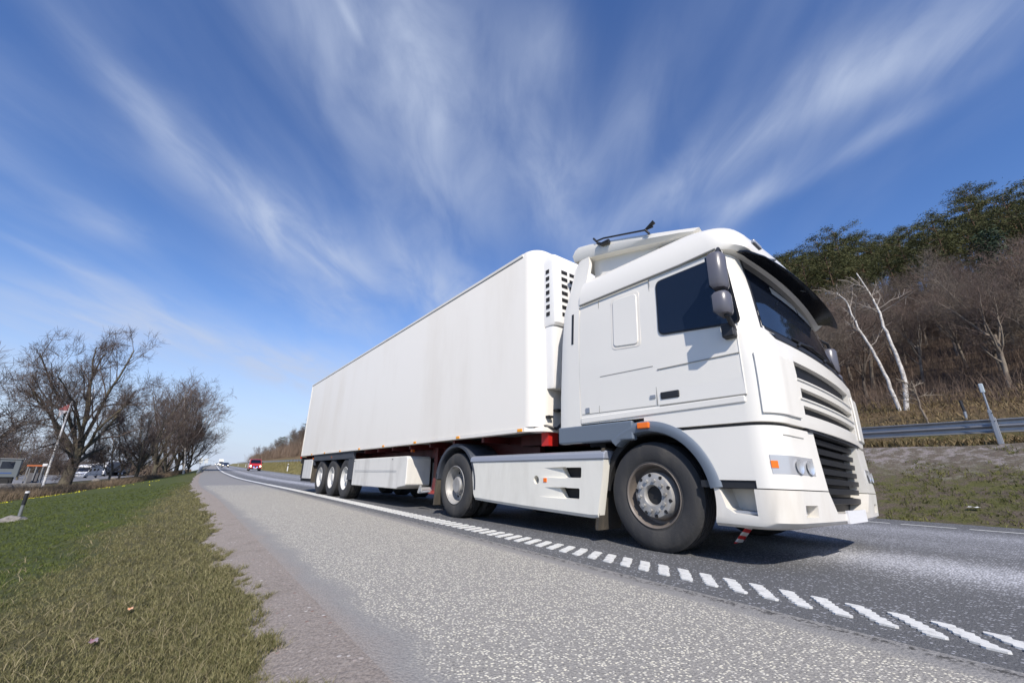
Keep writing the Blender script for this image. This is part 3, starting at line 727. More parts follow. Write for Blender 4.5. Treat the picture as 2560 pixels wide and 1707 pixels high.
for y0, y1 in ((.07, .45), (2.15, 2.53)):
    b = MB(); b.grid([[(x, y0, z), (x, y1, z), (x-.035, y1, z), (x-.035, y0, z)] for x, z in prof], closed=True); k = len(b.v); b.f += [(k-4, k-3, k-2, k-1)]
    for i in range(34):
        z = .16+i*.023; x = float(np.interp(z, [q[1] for q in prof[::-1]], [q[0] for q in prof[::-1]])); b.box(x-.043, x-.033, y0-.002, y1, z, z+.010)
    T(b, 'front_mudguard', mflap, sh=False)
# side skirts
for s_ in (0, 1):
    fy = (lambda y: y) if not s_ else (lambda y: 2.6-y)
    poly = [(11.93, .86), (14.585, .86), (14.54, .62), (14.46, .25), (14.35, .245), (13.2, .272), (12.5, .295), (12.02, .315), (11.985, .40), (11.95, .62)]
    k = len(poly); b = MB()
    def row(y, dz): return [(x, fy(y), z+(dz if z < .35 else 0)) for x, z in poly]
    b.grid([row(.19, .05), row(.10, -.0), row(.062, .035), row(.052, .07), row(.052, .09)], closed=True)
    b = MB(); R0 = row(.052, .035); b.grid([row(.16, .0), row(.075, .0), R0], closed=True); n = len(b.v); b.f += [tuple(range(n-k, n)), tuple(range(k))[::-1]]
    sk = b.build('side_skirt', white_d, trac); recalc(sk)
    if not s_:
        cc = [MB().prism(rpoly([(13.97, .66), (14.24, .66), (14.25, .775), (13.90, .775)], .02), 1, -.2, .5).build('c', dark, trac),
              MB().prism(rpoly([(13.93, .43), (14.20, .43), (14.21, .545), (13.86, .545)], .02), 1, -.2, .5).build('c', dark, trac),
              MB().cyl((13.46, .625), .052, 1, -.2, .5, 20).build('c', dark, trac),
              MB().hexa([(13.50, -.1, .64), (14.0, -.1, .64), (14.0, -.1, .79), (13.60, -.1, .79)], [(13.50, .05, .66), (14.0, .10, .655), (14.0, .10, .78), (13.60, .05, .77)]).build('c', dark, trac),
              MB().hexa([(13.50, -.1, .41), (14.0, -.1, .41), (14.0, -.1, .56), (13.60, -.1, .56)], [(13.50, .05, .43), (14.0, .10, .425), (14.0, .10, .55), (13.60, .05, .54)]).build('c', dark, trac)]
        cut(sk, cc)
    MB().prism([(fy(.035), .862), (fy(.045), .93), (fy(.09), .955), (fy(.32), .955), (fy(.32), .862)], 0, 11.88, 14.60).build('skirt_cap', greyc, trac, bevel=.015)
    MB().box(13.60, 13.66, *sorted((fy(.044), fy(.06))), .60, .65).build('side_marker', orange, sk, bevel=.005)
    MB().box(12.0, 14.4, *sorted((fy(.17), fy(.22))), .36, .85).build('skirt_backing', dark, trac)
b = MB()
for i in range(8): pass
hang = MB().hexa([(15.70, .42, .13), (15.715, .42, .13), (15.715, .56, .13), (15.70, .56, .13)], [(15.86, .38, .30), (15.875, .38, .30), (15.875, .52, .30), (15.86, .52, .30)])
def stripe_mat():
    m = bpy.data.materials.new('striped_reflector'); m.use_nodes = True; nt = m.node_tree; N, L, m_, mixc, *_ = nt_helpers(nt)
    g = N('ShaderNodeNewGeometry'); sp = N('ShaderNodeSeparateXYZ'); L(g.outputs['Position'], sp.inputs[0])
    f = m_('GREATER_THAN', m_('FRACT', m_('MULTIPLY', m_('ADD', sp.outputs[2], m_('MULTIPLY', sp.outputs[1], .15)), 17)), .5)
    L(mixc(f, (.55, .02, .02), (.7, .68, .65)), nt.nodes['Principled BSDF'].inputs['Base Color']); return m
hang.build('striped_plate', stripe_mat(), trac)
# wheels
def wheel(parent, x, y, rad, wid, kind, side, name='wheel'):
    """side +1: outer face towards -Y"""
    k = -1 if side > 0 else 1
    o_ = lambda d: y-k*d*-1 if False else y+(d if side > 0 else -d)   # d: distance inwards from the outer face plane
    r = rad
    prof = [(.292, .03), (.305, .012), (.32, .014), (r*.66, .004), (r*.80, -.004), (r*.90, .004), (r*.955, .02), (r*.985, .045)]
    nb = 4; gw = .012; y0 = .05; y1 = wid-.05
    for i in range(nb+1):
        a = y0+(y1-y0)*i/(nb+1); c = y0+(y1-y0)*(i+1)/(nb+1)-gw
        prof += [(r, a), (r, c), (r-.014, c+.001), (r-.014, c+gw-.001)]
    prof = prof[:-2]+[(r*.985, wid-.045), (r*.955, wid-.02), (r*.85, wid+.0), (.33, wid-.014), (.292, wid-.03)]
    w_ = MB().lathe([(a, o_(d)) for a, d in prof], (x, rad), n=64).build(name, rubber, parent, smooth_a=35)
    recalc(w_)
    if kind == 'steer':
        MB().lathe([(a, o_(d)) for a, d in [(.285, .10), (.292, .03), (.303, .010), (.297, .006), (.284, .02), (.276, .10), (.262, .13), (.235, .14), (.215, .10)]], (x, rad), n=48).build('rim', rim_d, w_, smooth_a=35)
        hub = MB().lathe([(a, o_(d)) for a, d in [(.225, .135), (.212, .045), (.200, .02), (.165, .012), (.10, .010), (.088, .030), (.084, .12)]], (x, rad), n=40).build('hub', rim_l, w_, smooth_a=35)
        MB().cyl((x, rad), .084, 1, *sorted((o_(.055), o_(.12))), 24).build('hub_cap', dark, hub)
        b = MB(); c = MB()
        for i in range(10):
            t = 2*math.pi*i/10+.1; q = (x+.142*math.cos(t), rad+.142*math.sin(t)); b.cyl(q, .017, 1, *sorted((o_(-.012), o_(.02))), 6)
            t += math.pi/10; q = (x+.187*math.cos(t), rad+.187*math.sin(t)); c.cyl(q, .017, 1, *sorted((o_(.012), o_(.06))), 10)
        b.build('wheel_nut', rim_l, hub); c.build('hand_hole', dark, hub)
    elif kind == 'drive':
        MB().lathe([(a, o_(d)) for a, d in [(.285, .03), (.297, .006), (.303, .012), (.292, .03), (.280, .05), (.268, .13), (.255, .17), (.20, .175), (.13, .17), (.13, .06), (.11, .04), (.0, .035)]], (x, rad), n=48).build('rim', rim_l, w_, smooth_a=35)
        b = MB(); c = MB()
        for i in range(10):
            t = 2*math.pi*i/10; b.cyl((x+.165*math.cos(t), rad+.165*math.sin(t)), .016, 1, *sorted((o_(.13), o_(.18))), 6)
            t += .3; c.cyl((x+.225*math.cos(t), rad+.225*math.sin(t)), .025, 1, *sorted((o_(.168), o_(.19))), 10)
        b.build('wheel_nut', rim_l, w_); c.build('hand_hole', dark, w_)
    elif kind == 'trailer':
        MB().lathe([(a, o_(d)) for a, d in [(.285, .03), (.297, .006), (.303, .012), (.292, .03), (.280, .05), (.268, .10), (.255, .135), (.20, .14), (.12, .135), (.12, .05), (.10, .03), (.0, .028)]], (x, rad), n=48).build('rim', rim_w, w_, smooth_a=35)
        b = MB()
        for i in range(10):
            t = 2*math.pi*i/10; b.cyl((x+.155*math.cos(t), rad+.155*math.sin(t)), .016, 1, *sorted((o_(.10), o_(.14))), 6)
        b.build('wheel_nut', rim_l, w_)
    return w_
wheel(trac, 15.124, .10, .51, .32, 'steer', 1); wheel(trac, 15.124, 2.50, .51, .32, 'steer', -1)
wheel(trac, 11.38, .06, .51, .30, 'drive', 1); wheel(trac, 11.38, .40, .51, .30, 'inner', 1)
wheel(trac, 11.38, 2.54, .51, .30, 'drive', -1); wheel(trac, 11.38, 2.20, .51, .30, 'inner', -1)

# ------------------------------------------------------------ refrigerated trailer
trl = empty('semi_trailer', (4.1, 1.3, 0), label='long plain white refrigerated box trailer behind the lorry cab', cat='trailer'); OFF[trl.name] = (4.1, 1.3, 0)
def A(mb, name, m, parent=None, **k): return mb.build(name, m, parent or trl, **k)
LN = 13.52
pl = [(0, 0)]+[(LN-.24+.24*math.sin(t), .24-.24*math.cos(t)) for t in np.linspace(0, math.pi/2, 10)]+[(LN-.24+.24*math.cos(t), 2.36+.24*math.sin(t)) for t in np.linspace(0, math.pi/2, 10)]+[(0, 2.6)]
rows = []
for z, i in ((1.30, 0), (3.955, 0), (3.985, .012), (4.0, .045)):
    rows.append([(min(max(x, i), LN-i) if x < .01 else 6+(x-6)*(1-i/7.5), 1.3+(y-1.3)*(1-i/1.3), z) for x, y in pl])
b = MB().grid(rows, closed=True); n = len(pl); b.f += [tuple(range(n))[::-1], tuple(range(len(b.v)-n, len(b.v)))]
box = recalc(A(b, 'cargo_box', white_t, smooth_a=35))
A(MB().box(.02, 13.24, -.006, .0, 3.925, 3.933).box(.02, 13.24, -.010, .0, 3.935, 3.975).box(-.008, .03, -.008, .05, 1.30, 3.99), 'top_rail', white_t, box)
A(MB().box(.02, 13.24, -.004, .002, 3.915, 3.924), 'rail_shadow_gap', fender, box)
b = MB().box(0, 13.30, -.012, .10, 1.236, 1.297).box(0, 13.3, 2.5, 2.612, 1.236, 1.297).box(.0, .05, 0, 2.6, 1.236, 1.297)
b.prism([(13.28, -.012), (13.52, .12), (13.56, .30), (13.56, 2.3), (13.52, 2.48), (13.28, 2.612), (13.28, 2.4), (13.4, 2.2), (13.4, .4), (13.28, .2)], 2, 1.236, 1.297)
A(b, 'bottom_rail', white_t, bevel=.006)
A(MB().box(.1, 13.3, .1, 2.5, 1.262, 1.285), 'underfloor', mat('underfloor_grey', (.16, .16, .15), .7, dirt=((.05, .05, .05), 2, .7)))
for i in range(1, 9):
    x = 1.65*i; A(MB().box(x-.05, x+.05, -.024, -.010, 1.243, 1.283), 'side_marker', amber, bevel=.004)
A(MB().box(9.05, 9.13, .30, .36, 1.12, 1.17), 'side_marker', orange); A(MB().box(3.95, 4.03, .028, .05, 1.10, 1.14), 'side_marker', orange); A(MB().box(1.68, 1.74, .028, .05, 1.10, 1.14), 'side_marker', orange)
b = MB().box(.3, 12.9, .62, .72, .98, 1.262).box(.3, 12.9, 1.88, 1.98, .98, 1.262)
for x in np.arange(.4, 13, .9): b.box(x, x+.06, .1, 2.5, 1.16, 1.262)
b.box(12.6, 13.4, .5, 2.1, 1.10, 1.262)
A(b, 'chassis_rail', redm)
A(MB().box(13.36, 13.50, .24, .42, 1.06, 1.235).box(13.36, 13.50, 2.18, 2.36, 1.06, 1.235), 'hose_bracket', redb)
for y in (.50, 1.98):
    lg = A(MB().box(9.78, 9.92, y, y+.13, .60, 1.2).box(9.80, 9.90, y+.01, y+.12, .34, .6), 'landing_leg', redm, bevel=.006)
    A(MB().box(9.70, 10.02, y-.05, y+.18, .30, .34).hexa([(9.74, y-.005, .34), (9.96, y-.005, .34), (9.96, y+.0, .34), (9.74, y+.0, .34)], [(9.80, y-.005, .60), (9.90, y-.005, .60), (9.90, y, .60), (9.80, y, .60)]), 'foot', mat('foot_red', (.42, .07, .06), .5), lg)
A(MB().tube([(9.74, .25, .38), (9.74, .6, .38)], .045, 12).tube([(9.62, .28, .32), (10.1, .28, .36)], .02).tube([(9.7, .28, .45), (9.62, .28, .32)], .025), 'leg_crank', alu)
A(MB().tube([(9.3, .6, .95), (9.9, .55, 1.02), (10.6, .6, .99)], .012).tube([(9.2, .7, 1.08), (10.9, .7, 1.05)], .015), 'brake_hose', dark)
# pallet box
k0 = [(9.05, .35, .37), (9.05, .05, .37), (9.32, .05, .44), (9.46, .05, .50), (9.5, .05, .60), (9.5, .05, .93), (9.45, .05, 1.0)]
b = MB().prism([(6.15, .37), (9.05, .37), (9.12, .40), (9.47, .44), (9.50, .47), (9.50, .97), (9.46, 1.02), (6.15, 1.02)], 1, .04, .58)
pb = A(b, 'pallet_box', alu if False else mat('pallet_box_white', (.74, .72, .66), .5, dirt=((.40, .38, .34), 2.6, .5)), bevel=.02)
A(MB().box(6.3, 9.0, .035, .041, .73, .735).box(6.3, 9.0, .035, .041, .70, .702), 'box_crease', galv_d, pb)
A(MB().box(6.20, 6.24, .034, .042, .96, .98).box(8.72, 8.76, .034, .042, .96, .98), 'rivet', black, pb)
A(MB().prism([(9.55, .34), (9.95, .34), (9.56, .74)], 1, .62, .66).box(9.5, 9.56, .62, .66, .34, .9), 'gusset', mat('gusset_grey', (.14, .14, .13), .6))
A(MB().box(6.2, 9.45, .62, 1.1, .36, .96).box(6.2, 9.45, 1.5, 2.55, .40, .98), 'dark_box', dark)
# bogie frame
b = MB().box(1.86, 6.05, .03, .10, 1.04, 1.225).box(1.86, 6.05, .10, .5, 1.20, 1.225).box(5.72, 6.08, .03, .10, .50, 1.05).box(1.84, 1.95, .03, .10, .9, 1.05).box(1.86, 6.05, 2.5, 2.57, 1.04, 1.225).box(5.72, 6.08, 2.5, 2.57, .5, 1.05)
for i in range(40): b.box(1.92+i*.102, 1.94+i*.102, .022, .031, 1.06, 1.21)
for i in range(14): b.box(5.75+i*.022, 5.756+i*.022, .022, .031, .52, 1.03)
A(b, 'bogie_fender', fender)
A(MB().box(1.80, 1.84, .04, .42, .34, 1.0), 'mudflap', mflap)
A(MB().box(.48, 1.70, .03, .06, .46, 1.10), 'side_guard', mat('guard_white', (.66, .65, .61), .5, dirt=((.4, .4, .4), 3, .4)), bevel=.006)
b = MB().box(.05, .12, .1, 2.5, .42, .56).box(.1, .6, .3, .36, .5, 1.2).box(.1, .6, 2.2, 2.26, .5, 1.2).box(.0, .10, .02, 2.58, .98, 1.2).box(.1, .45, .06, .40, .46, 1.15).box(.45, 1.8, .5, 1.0, .5, 1.1).box(.1, 1.7, .08, .3, .36, .44)
A(b, 'rear_underrun', dark)
A(MB().box(-.03, .03, .03, .40, 1.08, 1.20).box(-.03, .03, 2.2, 2.57, 1.08, 1.20).box(-.02, .02, -.02, .03, 1.16, 1.22), 'tail_lamp', redl, bevel=.008)
for i in range(3):
    x = 2.811+1.31*i
    A(MB().cyl((x, .53), .08, 1, .3, 2.3, 16).box(x-.35, x+.35, .62, .72, .60, .70).cyl((x+.33, .83), .14, 1, .55, .8, 16), 'axle', dark)
    wheel(trl, x, .05, .53, .385, 'trailer', 1); wheel(trl, x, 2.55, .53, .385, 'trailer', -1)
# refrigeration unit on the front wall
rp = lambda x1, z0: [(13.50, z0)]
b = MB(); pu = [(13.42, .17), (13.66, .175), (13.71, .20), (13.735, .25), (13.74, .6), (13.74, 2.0), (13.735, 2.35), (13.71, 2.40), (13.66, 2.425), (13.42, 2.43)]
def urow(z, k=1.0, dx=0): return [(13.42+(x-13.42)*k+dx*(x > 13.5), 1.3+(y-1.3)*(.9+.1*k), z) for x, y in pu]
b.grid([urow(2.72, .92), urow(2.76), urow(3.72), urow(3.80, .97), urow(3.86, .86)], closed=False); n = len(pu); b.f += [tuple(range(n))[::-1], tuple(range(len(b.v)-n, len(b.v)))]
un = recalc(A(b, 'cooling_unit', white_r, smooth_a=32))
b = MB(); b.grid([urow(1.82, .70), urow(1.88, .78), urow(2.55, .84), urow(2.70, .86), urow(2.717, .86)]); b.f += [tuple(range(n))[::-1], tuple(range(len(b.v)-n, len(b.v)))]
recalc(A(b, 'unit_lower_cover', white_r, un, smooth_a=32))
b = MB()
for i in range(7):
    z = 2.87+i*.113
    b.box(13.735, 13.743, .33, .45, z, z+.055).box(13.735, 13.743, .50, .62, z, z+.055)
    b.box(13.57, 13.64, .167, .18, z, z+.058)
    for y in np.arange(.7, 2.2, .2): b.box(13.735, 13.743, y, y+.15, z, z+.055)
A(b, 'louvre_slot', dark, un)
A(MB().tube([(13.60, .5, 1.85), (13.66, .45, 1.6), (13.70, .40, 1.4), (13.60, .30, 1.28), (13.45, .12, 1.33), (13.40, .06, 1.30)], .022).tube([(13.55, .7, 1.5), (13.68, .5, 1.36), (13.75, .6, 1.2)], .015), 'air_hose', black, smooth_a=50)
A(MB().box(13.50, 13.58, .18, .26, 1.42, 1.45).box(13.51, 13.60, .32, .42, 1.52, 1.55).box(13.60, 13.72, .42, .62, 1.70, 1.86), 'connector', dark)

# ------------------------------------------------------------ other vehicles
tyre_s = mat('small_tyre', (.02, .02, .02), .8)
lampon = mat('headlamp_on', (.9, .8, .6), .3, emis=(1, .86, .6), es=4.0)
def paint_m(n, c): return mat(n, c, .3, coat=.4)
def place(o, X, v, dz=0, turn=0):
    a = math.atan2(float(yl(X+1))-float(yl(X-1)), 2)
    o.location = (X, float(yl(X))+v, float(hz(X, v))+dz+.01); o.rotation_euler = (0, -math.atan2(float(hz(X+1, v)-hz(X-1, v)), 2), a+turn)
def vehicle(name, label, cat_, paintm, prof, w, belt, wt, wheels, lamps=None, glassz=None, grp=None, bump=black, side_glass=(), lampm=lens, wr=.32):
    """prof: (x, z) side outline front to rear over the top; nose at x=0, heading +X"""
    o = empty(name, label=label, cat=cat_, group=grp)
    L_ = -min(p[0] for p in prof)
    rows = []
    for sgn in (-1, 1):
        rows.append([(x, sgn*(w/2-(wt if z > belt+.02 else 0)*min(1, (z-belt)/.5 if z > belt else 0)), z) for x, z in prof])
    b = MB(); n = len(prof); b.v = rows[0]+rows[1]
    b.f = [tuple(range(n)), tuple(range(n, 2*n))[::-1]]+[(i, i+n, (i+1) % n+n, (i+1) % n) for i in range(n)]
    body = recalc(b.build('body', paintm, o, bevel=.05, seg=3))
    (x0, z0), (x1, z1) = glassz     # windscreen from lower front to upper rear point
    e = .035; k = lambda z: w/2-wt*min(1, max(0, (z-belt)/.5))-.10
    dx, dz = (z1-z0), -(x1-x0); l = math.hypot(dx, dz); dx, dz = dx/l*e, dz/l*e
    q = [(x0, z0), (x1, z1)]
    b = MB().hexa([(x0+dx, -k(z0), z0+dz), (x0+dx, k(z0), z0+dz), (x1+dx, k(z1), z1+dz), (x1+dx, -k(z1), z1+dz)][::-1],
                  [(x0-dx, -k(z0), z0-dz), (x0-dx, k(z0), z0-dz), (x1-dx, k(z1), z1-dz), (x1-dx, -k(z1), z1-dz)][::-1])
    recalc(b.build('windscreen', glass, o))
    for xa, xb, za, zb in side_glass:
        for sg in (-1, 1):
            y0 = sg*(w/2-wt*min(1, max(0, (za-belt)/.5))+.012); y1 = sg*(w/2-wt*min(1, max(0, (zb-belt)/.5))+.012)
            b = MB().hexa([(xa, y0, za), (xb, y0, za), (xb, y1, zb), (xa, y1, zb)], [(xa, y0-sg*.03, za), (xb, y0-sg*.03, za), (xb, y1-sg*.03, zb), (xa, y1-sg*.03, zb)])
            recalc(b.build('side_window', glass, o))
    for x in wheels:
        for sg in (-1, 1):
            t = MB().lathe([(.0, sg*(w/2-.22)), (wr*.9, sg*(w/2-.22)), (wr, sg*(w/2-.18)), (wr, sg*(w/2-.03)), (wr*.92, sg*(w/2)), (wr*.62, sg*(w/2))], (x, wr), n=24).build('wheel', tyre_s, o, smooth_a=40)
            MB().lathe([(wr*.62, sg*(w/2)), (wr*.58, sg*(w/2-.03)), (.0, sg*(w/2-.02))], (x, wr), n=20).build('rim', rim_l, t)
            MB().lathe([(wr*1.02, sg*(w/2+.004)), (wr*1.2, sg*(w/2+.004))], (x, wr), n=24, a0=0, a1=math.pi).build('wheel_arch', black, o)
    MB().box(-.10, .06, -w/2+.05, w/2-.05, .30, .52).build('front_bumper', bump, o, bevel=.03)
    MB().box(.055, .075, -.26, .26, .38, .49).build('number_plate', whp, o)
    if lamps:
        y, z, r = lamps
        for sg in (-1, 1): MB().cyl((sg*y, z), r, 0, -.04, .065, 16).build('headlight', lampm, o)
        MB().box(-.02, .045, -y+r+.05, y-r-.05, z-.07, z+.07).build('grille', black, o)
    for sg in (-1, 1): MB().box(x0-.25, x0-.12, *sorted((sg*(w/2), sg*(w/2+.19))), z0+.05, z0+.25).build('wing_mirror', black, o, bevel=.03)
    return o
vprof = [(0, .35), (.0, .75), (-.10, 1.02), (-.75, 1.22), (-1.35, 1.86), (-1.6, 1.94), (-4.55, 1.94), (-4.75, 1.3), (-4.75, .35)]
van = vehicle('red_van', 'red van with lit headlights driving behind the lorry trailer', 'van', paint_m('van_red', (.50, .012, .015)), vprof, 1.84, 1.15, .12, (-.85, -3.75), (.70, .80, .13),
              ((-.78, 1.24), (-1.36, 1.85)), side_glass=[(-1.15, -2.1, 1.22, 1.72), (-2.25, -3.3, 1.22, 1.72), (-3.45, -4.5, 1.22, 1.72)], lampm=lampon)
for y in (-.24, .24): MB().cyl((y, .64), .11, 0, .06, .16, 16).build('spotlight', mat('spot_blue', (.25, .32, .8), .15, emis=(.4, .5, 1), es=.5), van)
place(van, -67.0, 4.75)
cprof = [(0, .28), (.02, .62), (-.12, .78), (-1.05, .98), (-1.85, 1.40), (-2.3, 1.46), (-3.3, 1.42), (-4.05, 1.05), (-4.25, .9), (-4.25, .28)]
car = vehicle('dark_car', 'dark blue hatchback with lit headlights beyond the red van', 'car', paint_m('car_blue', (.02, .035, .09)), cprof, 1.76, .95, .20, (-.8, -3.4), (.62, .68, .12),
              ((-1.10, 1.0), (-1.85, 1.39)), side_glass=[(-1.9, -2.6, 1.0, 1.36), (-2.7, -3.5, 1.0, 1.34)], lampm=lampon)
place(car, -134, 1.75)
c2 = vehicle('pale_car', 'pale car with lit headlights far down the road, just behind the dark hatchback', 'car', paint_m('car_pale', (.42, .40, .34)), cprof, 1.76, .95, .20, (-.8, -3.4), (.62, .68, .16), ((-1.10, 1.0), (-1.85, 1.39)), lampm=lampon)
place(c2, -225, 1.7)
c3 = vehicle('white_car', 'tiny white car at the far end of the road, left of the distant box lorry', 'car', paint_m('car_white', (.7, .7, .7)), cprof, 1.76, .95, .20, (-.8, -3.4), (.62, .68, .14), ((-1.10, 1.0), (-1.85, 1.39)), lampm=lampon)
place(c3, -330, -.2)
lprof = [(0, .5), (.0, 1.3), (-.15, 2.3), (-.5, 3.2), (-1.7, 3.35), (-1.75, 3.8), (-9, 3.8), (-9, .9), (-2, .6)]
l2 = vehicle('distant_lorry', 'small white box lorry in the far distance at the crest of the road', 'truck', paint_m('lorry_white', (.75, .75, .75)), lprof, 2.5, 1.2, .03, (-1.2, -7.5), (1.0, .9, .12), ((-.03, 1.5), (-.14, 2.25)), wr=.5, lampm=lampon)
place(l2, -300, 2.0)
# motorhome and lorry on the parking area
white_v = mat('motorhome_white', (.76, .76, .76), .35, coat=.3)
mp = [(0, .35), (-.0, .75), (-.25, 1.0), (-1.05, 1.30), (-1.85, 2.10), (-1.6, 2.28), (-1.7, 2.55), (-2.4, 2.80), (-3.0, 2.85), (-6.9, 2.85), (-6.95, .45)]
mh = vehicle('motorhome', 'white motorhome parked behind the big bare tree', 'motorhome', white_v, mp, 2.25, 1.15, .0, (-1.0, -5.0), (.85, .78, .12), ((-1.02, 1.34), (-1.84, 2.06)), side_glass=[(-1.5, -2.2, 1.35, 1.95), (-3.0, -3.9, 1.5, 2.0), (-4.6, -5.3, 1.55, 2.0)], bump=white_v)
MB().box(-6.96, -6.9, -1.12, 1.12, .5, .8).box(-6.9, -1.9, -1.135, -1.125, .72, .80).box(-6.9, -1.9, 1.125, 1.135, .72, .80).build('waist_stripe', greyt, mh)
MB().box(-5.4, -4.6, -.4, .4, 2.85, 2.98).box(-3.6, -3.1, -.25, .25, 2.85, 2.95).build('roof_hatch', white_v, mh, bevel=.03)
mh.location = (-116, -20.6, -1.24); mh.rotation_euler = (0, 0, R(-17))
tp = [(0, .55), (.0, 1.35), (-.10, 2.3), (-.35, 2.95), (-.75, 3.45), (-1.5, 3.75), (-2.2, 3.85), (-2.2, .7), (-1.8, .55)]
pt = vehicle('parked_lorry', 'white lorry cab with high roof parked next to the motorhome', 'truck', white_v, tp, 2.45, 1.2, .02, (-1.2,), (1.0, .85, .14), ((-.02, 1.5), (-.10, 2.25)), side_glass=[(-.45, -1.25, 1.75, 2.3)], wr=.5)
MB().box(.0, .10, -.9, .9, .7, 1.25).build('grille_panel', black, pt)
MB().box(-6, -1.5, -.45, .45, .7, .95).box(-6.0, -4.2, -1.2, -.9, .05, 1.0).box(-6.0, -4.2, .9, 1.2, .05, 1.0).build('chassis', dark, pt)
pt.location = (-146, -20.6, -1.24); pt.rotation_euler = (0, 0, R(-15))
ps = empty('parked_trailer', label='grey curtain sided trailer parked behind the white lorry on the parking area', cat='trailer')
MB().box(-13.6, 0, -1.25, 1.25, 1.15, 3.95).build('curtain_side', mat('curtain_grey', (.26, .27, .28), .5, bump=(2, .03)), ps, bevel=.03)
MB().box(-13.6, 0, -1.27, 1.27, 1.0, 1.14).build('side_rail', dark, ps)
MB().box(-9.2, -6.6, 1.05, 1.28, .40, 1.0).build('tool_box', white_v, ps, bevel=.03)
for i in range(3):
    for s_ in (-1, 1): MB().lathe([(0, s_*.85), (.5, s_*.85), (.52, s_*.9), (.52, s_*1.2), (.48, s_*1.24), (.3, s_*1.24), (.28, s_*1.18), (0, s_*1.18)], (-9.9-1.3*i, .52), n=20).build('wheel', tyre_s, ps)
MB().box(-3.2, -3.0, -1.0, 1.0, .2, 1.0).build('landing_leg', dark, ps)
ps.location = (-148.5, -19.9, -1.24); ps.rotation_euler = (0, 0, R(-15))
# grey site cabin
cb = empty('site_cabin', label='grey cabin on wheels with two dark windows at the left edge of the photo', cat='cabin')
MB().box(-2.4, 0, -6.5, 0, .95, 3.05).build('cabin_wall', mat('cabin_grey', (.13, .15, .16), .6), cb, bevel=.04)
MB().box(-2.5, .1, -6.6, .08, 3.05, 3.14).build('roof', mat('cabin_roof', (.25, .26, .27), .6), cb)
for y0 in (-1.55, -3.0, -4.7): MB().box(.0, .03, y0, y0+1.05, 1.95, 2.75).build('window', glass, cb)
MB().box(.03, .05, -2.25, -1.72, 1.65, 2.35).box(.03, .05, -2.62, -2.30, 1.65, 2.35).build('notice_sheet', mat('notice_pale', (.48, .60, .55), .6), cb)
MB().box(.0, .02, -4.5, -1.6, 1.35, 1.47).build('red_stripe', mat('stripe_red', (.25, .05, .04), .6), cb)
MB().box(.0, .02, -1.58, -.5, 1.35, 1.50).box(.0, .02, -2.4, -1.5, 1.16, 1.28).build('blue_stripe', mat('stripe_blue', (.05, .10, .25), .6), cb)
MB().box(-2.3, -.1, -6.4, -.3, .05, .95).build('undercarriage', dark, cb)
for y in (-.9, -1.9): MB().lathe([(0, -.3), (.4, -.3), (.42, -.25), (.42, -.05), (.38, 0), (0, 0)], (y, .42), ax=0, n=20).build('wheel', tyre_s, cb)
cb.location = (-61, -18.9, -1.34); cb.rotation_euler = (0, 0, R(8))
cn = empty('fuel_shelter', label='narrow white post shelter with a small orange roof beside the grey cabin', cat='shelter')
MB().box(-1.4, 0, -.9, .9, 2.25, 2.45).build('roof', mat('shelter_orange', (.45, .13, .04), .6), cn)
MB().box(-1.4, .03, .5, .95, 2.3, 2.62).build('roof_box', whp, cn)
for x in (-1.3, -.1):
    for y in (-.75, 0, .6): MB().box(x-.06, x+.06, y-.06, y+.06, 0, 2.25).build('post', galv, cn)
MB().box(-1.2, -.2, -.5, .4, 0, 1.4).build('pump', mat('pump_grey', (.12, .12, .13), .5), cn, bevel=.03)
cn.location = (-66, -18.4, -1.34)

# ------------------------------------------------------------ road furniture
def pole_obj(name, mb, m, loc, label, cat_, group=None, **k):
    o = mb.build(name, m, **k); o.location = loc; return tag(o, label, cat_, group)
# flagpoles
fp = empty('flagpole', (-38.5, -12.75, -1.35), label='white flagpole with a limp red and white flag left of the big tree', cat='flagpole')
MB().tube([(0, 0, 0), (0, 0, 4), (0, 0, 8.0)], [.10, .085, .05], 12).build('pole', mat('pole_white', (.72, .72, .72), .35), fp, smooth_a=50)
MB().tube([(0, 0, 8.0), (0, 0, 8.12)], [.06, .02], 10).build('finial', whp, fp)
b = MB(); NX, NZ = 8, 9
b.grid([[(.03+.06*math.sin(j*1.2), -.05-.60*j/NX*(1-.25*i/NZ), 7.8-.7*i/NZ-.50*(j/NX)**1.4) for j in range(NX+1)] for i in range(NZ+1)])
fm = bpy.data.materials.new('flag_cloth'); fm.use_nodes = True; _n = fm.node_tree; N, L, m_, mixc, noise, ramp, smooth = nt_helpers(_n)
_g = N('ShaderNodeTexCoord'); _s = N('ShaderNodeSeparateXYZ'); L(_g.outputs['Generated'], _s.inputs[0])
L(mixc(m_('GREATER_THAN', _s.outputs[2], .5), (.62, .58, .60), (.38, .13, .13)), _n.nodes['Principled BSDF'].inputs['Base Color'])
fo = b.build('flag', fm, fp); fo.modifiers.new('s', 'SOLIDIFY').thickness = .01
fp2 = empty('flagpole', (-51.7, -13.35, -1.35), label='second white flagpole half hidden behind the trunk of the big tree', cat='flagpole')
MB().tube([(0, 0, 0), (0, 0, 6), (0, 0, 11.0)], [.13, .10, .05], 12).build('pole', MATS['pole_white'], fp2, smooth_a=50)
MB().tube([(0, 0, 11.0), (0, 0, 11.15)], [.06, .02], 10).build('finial', whp, fp2)
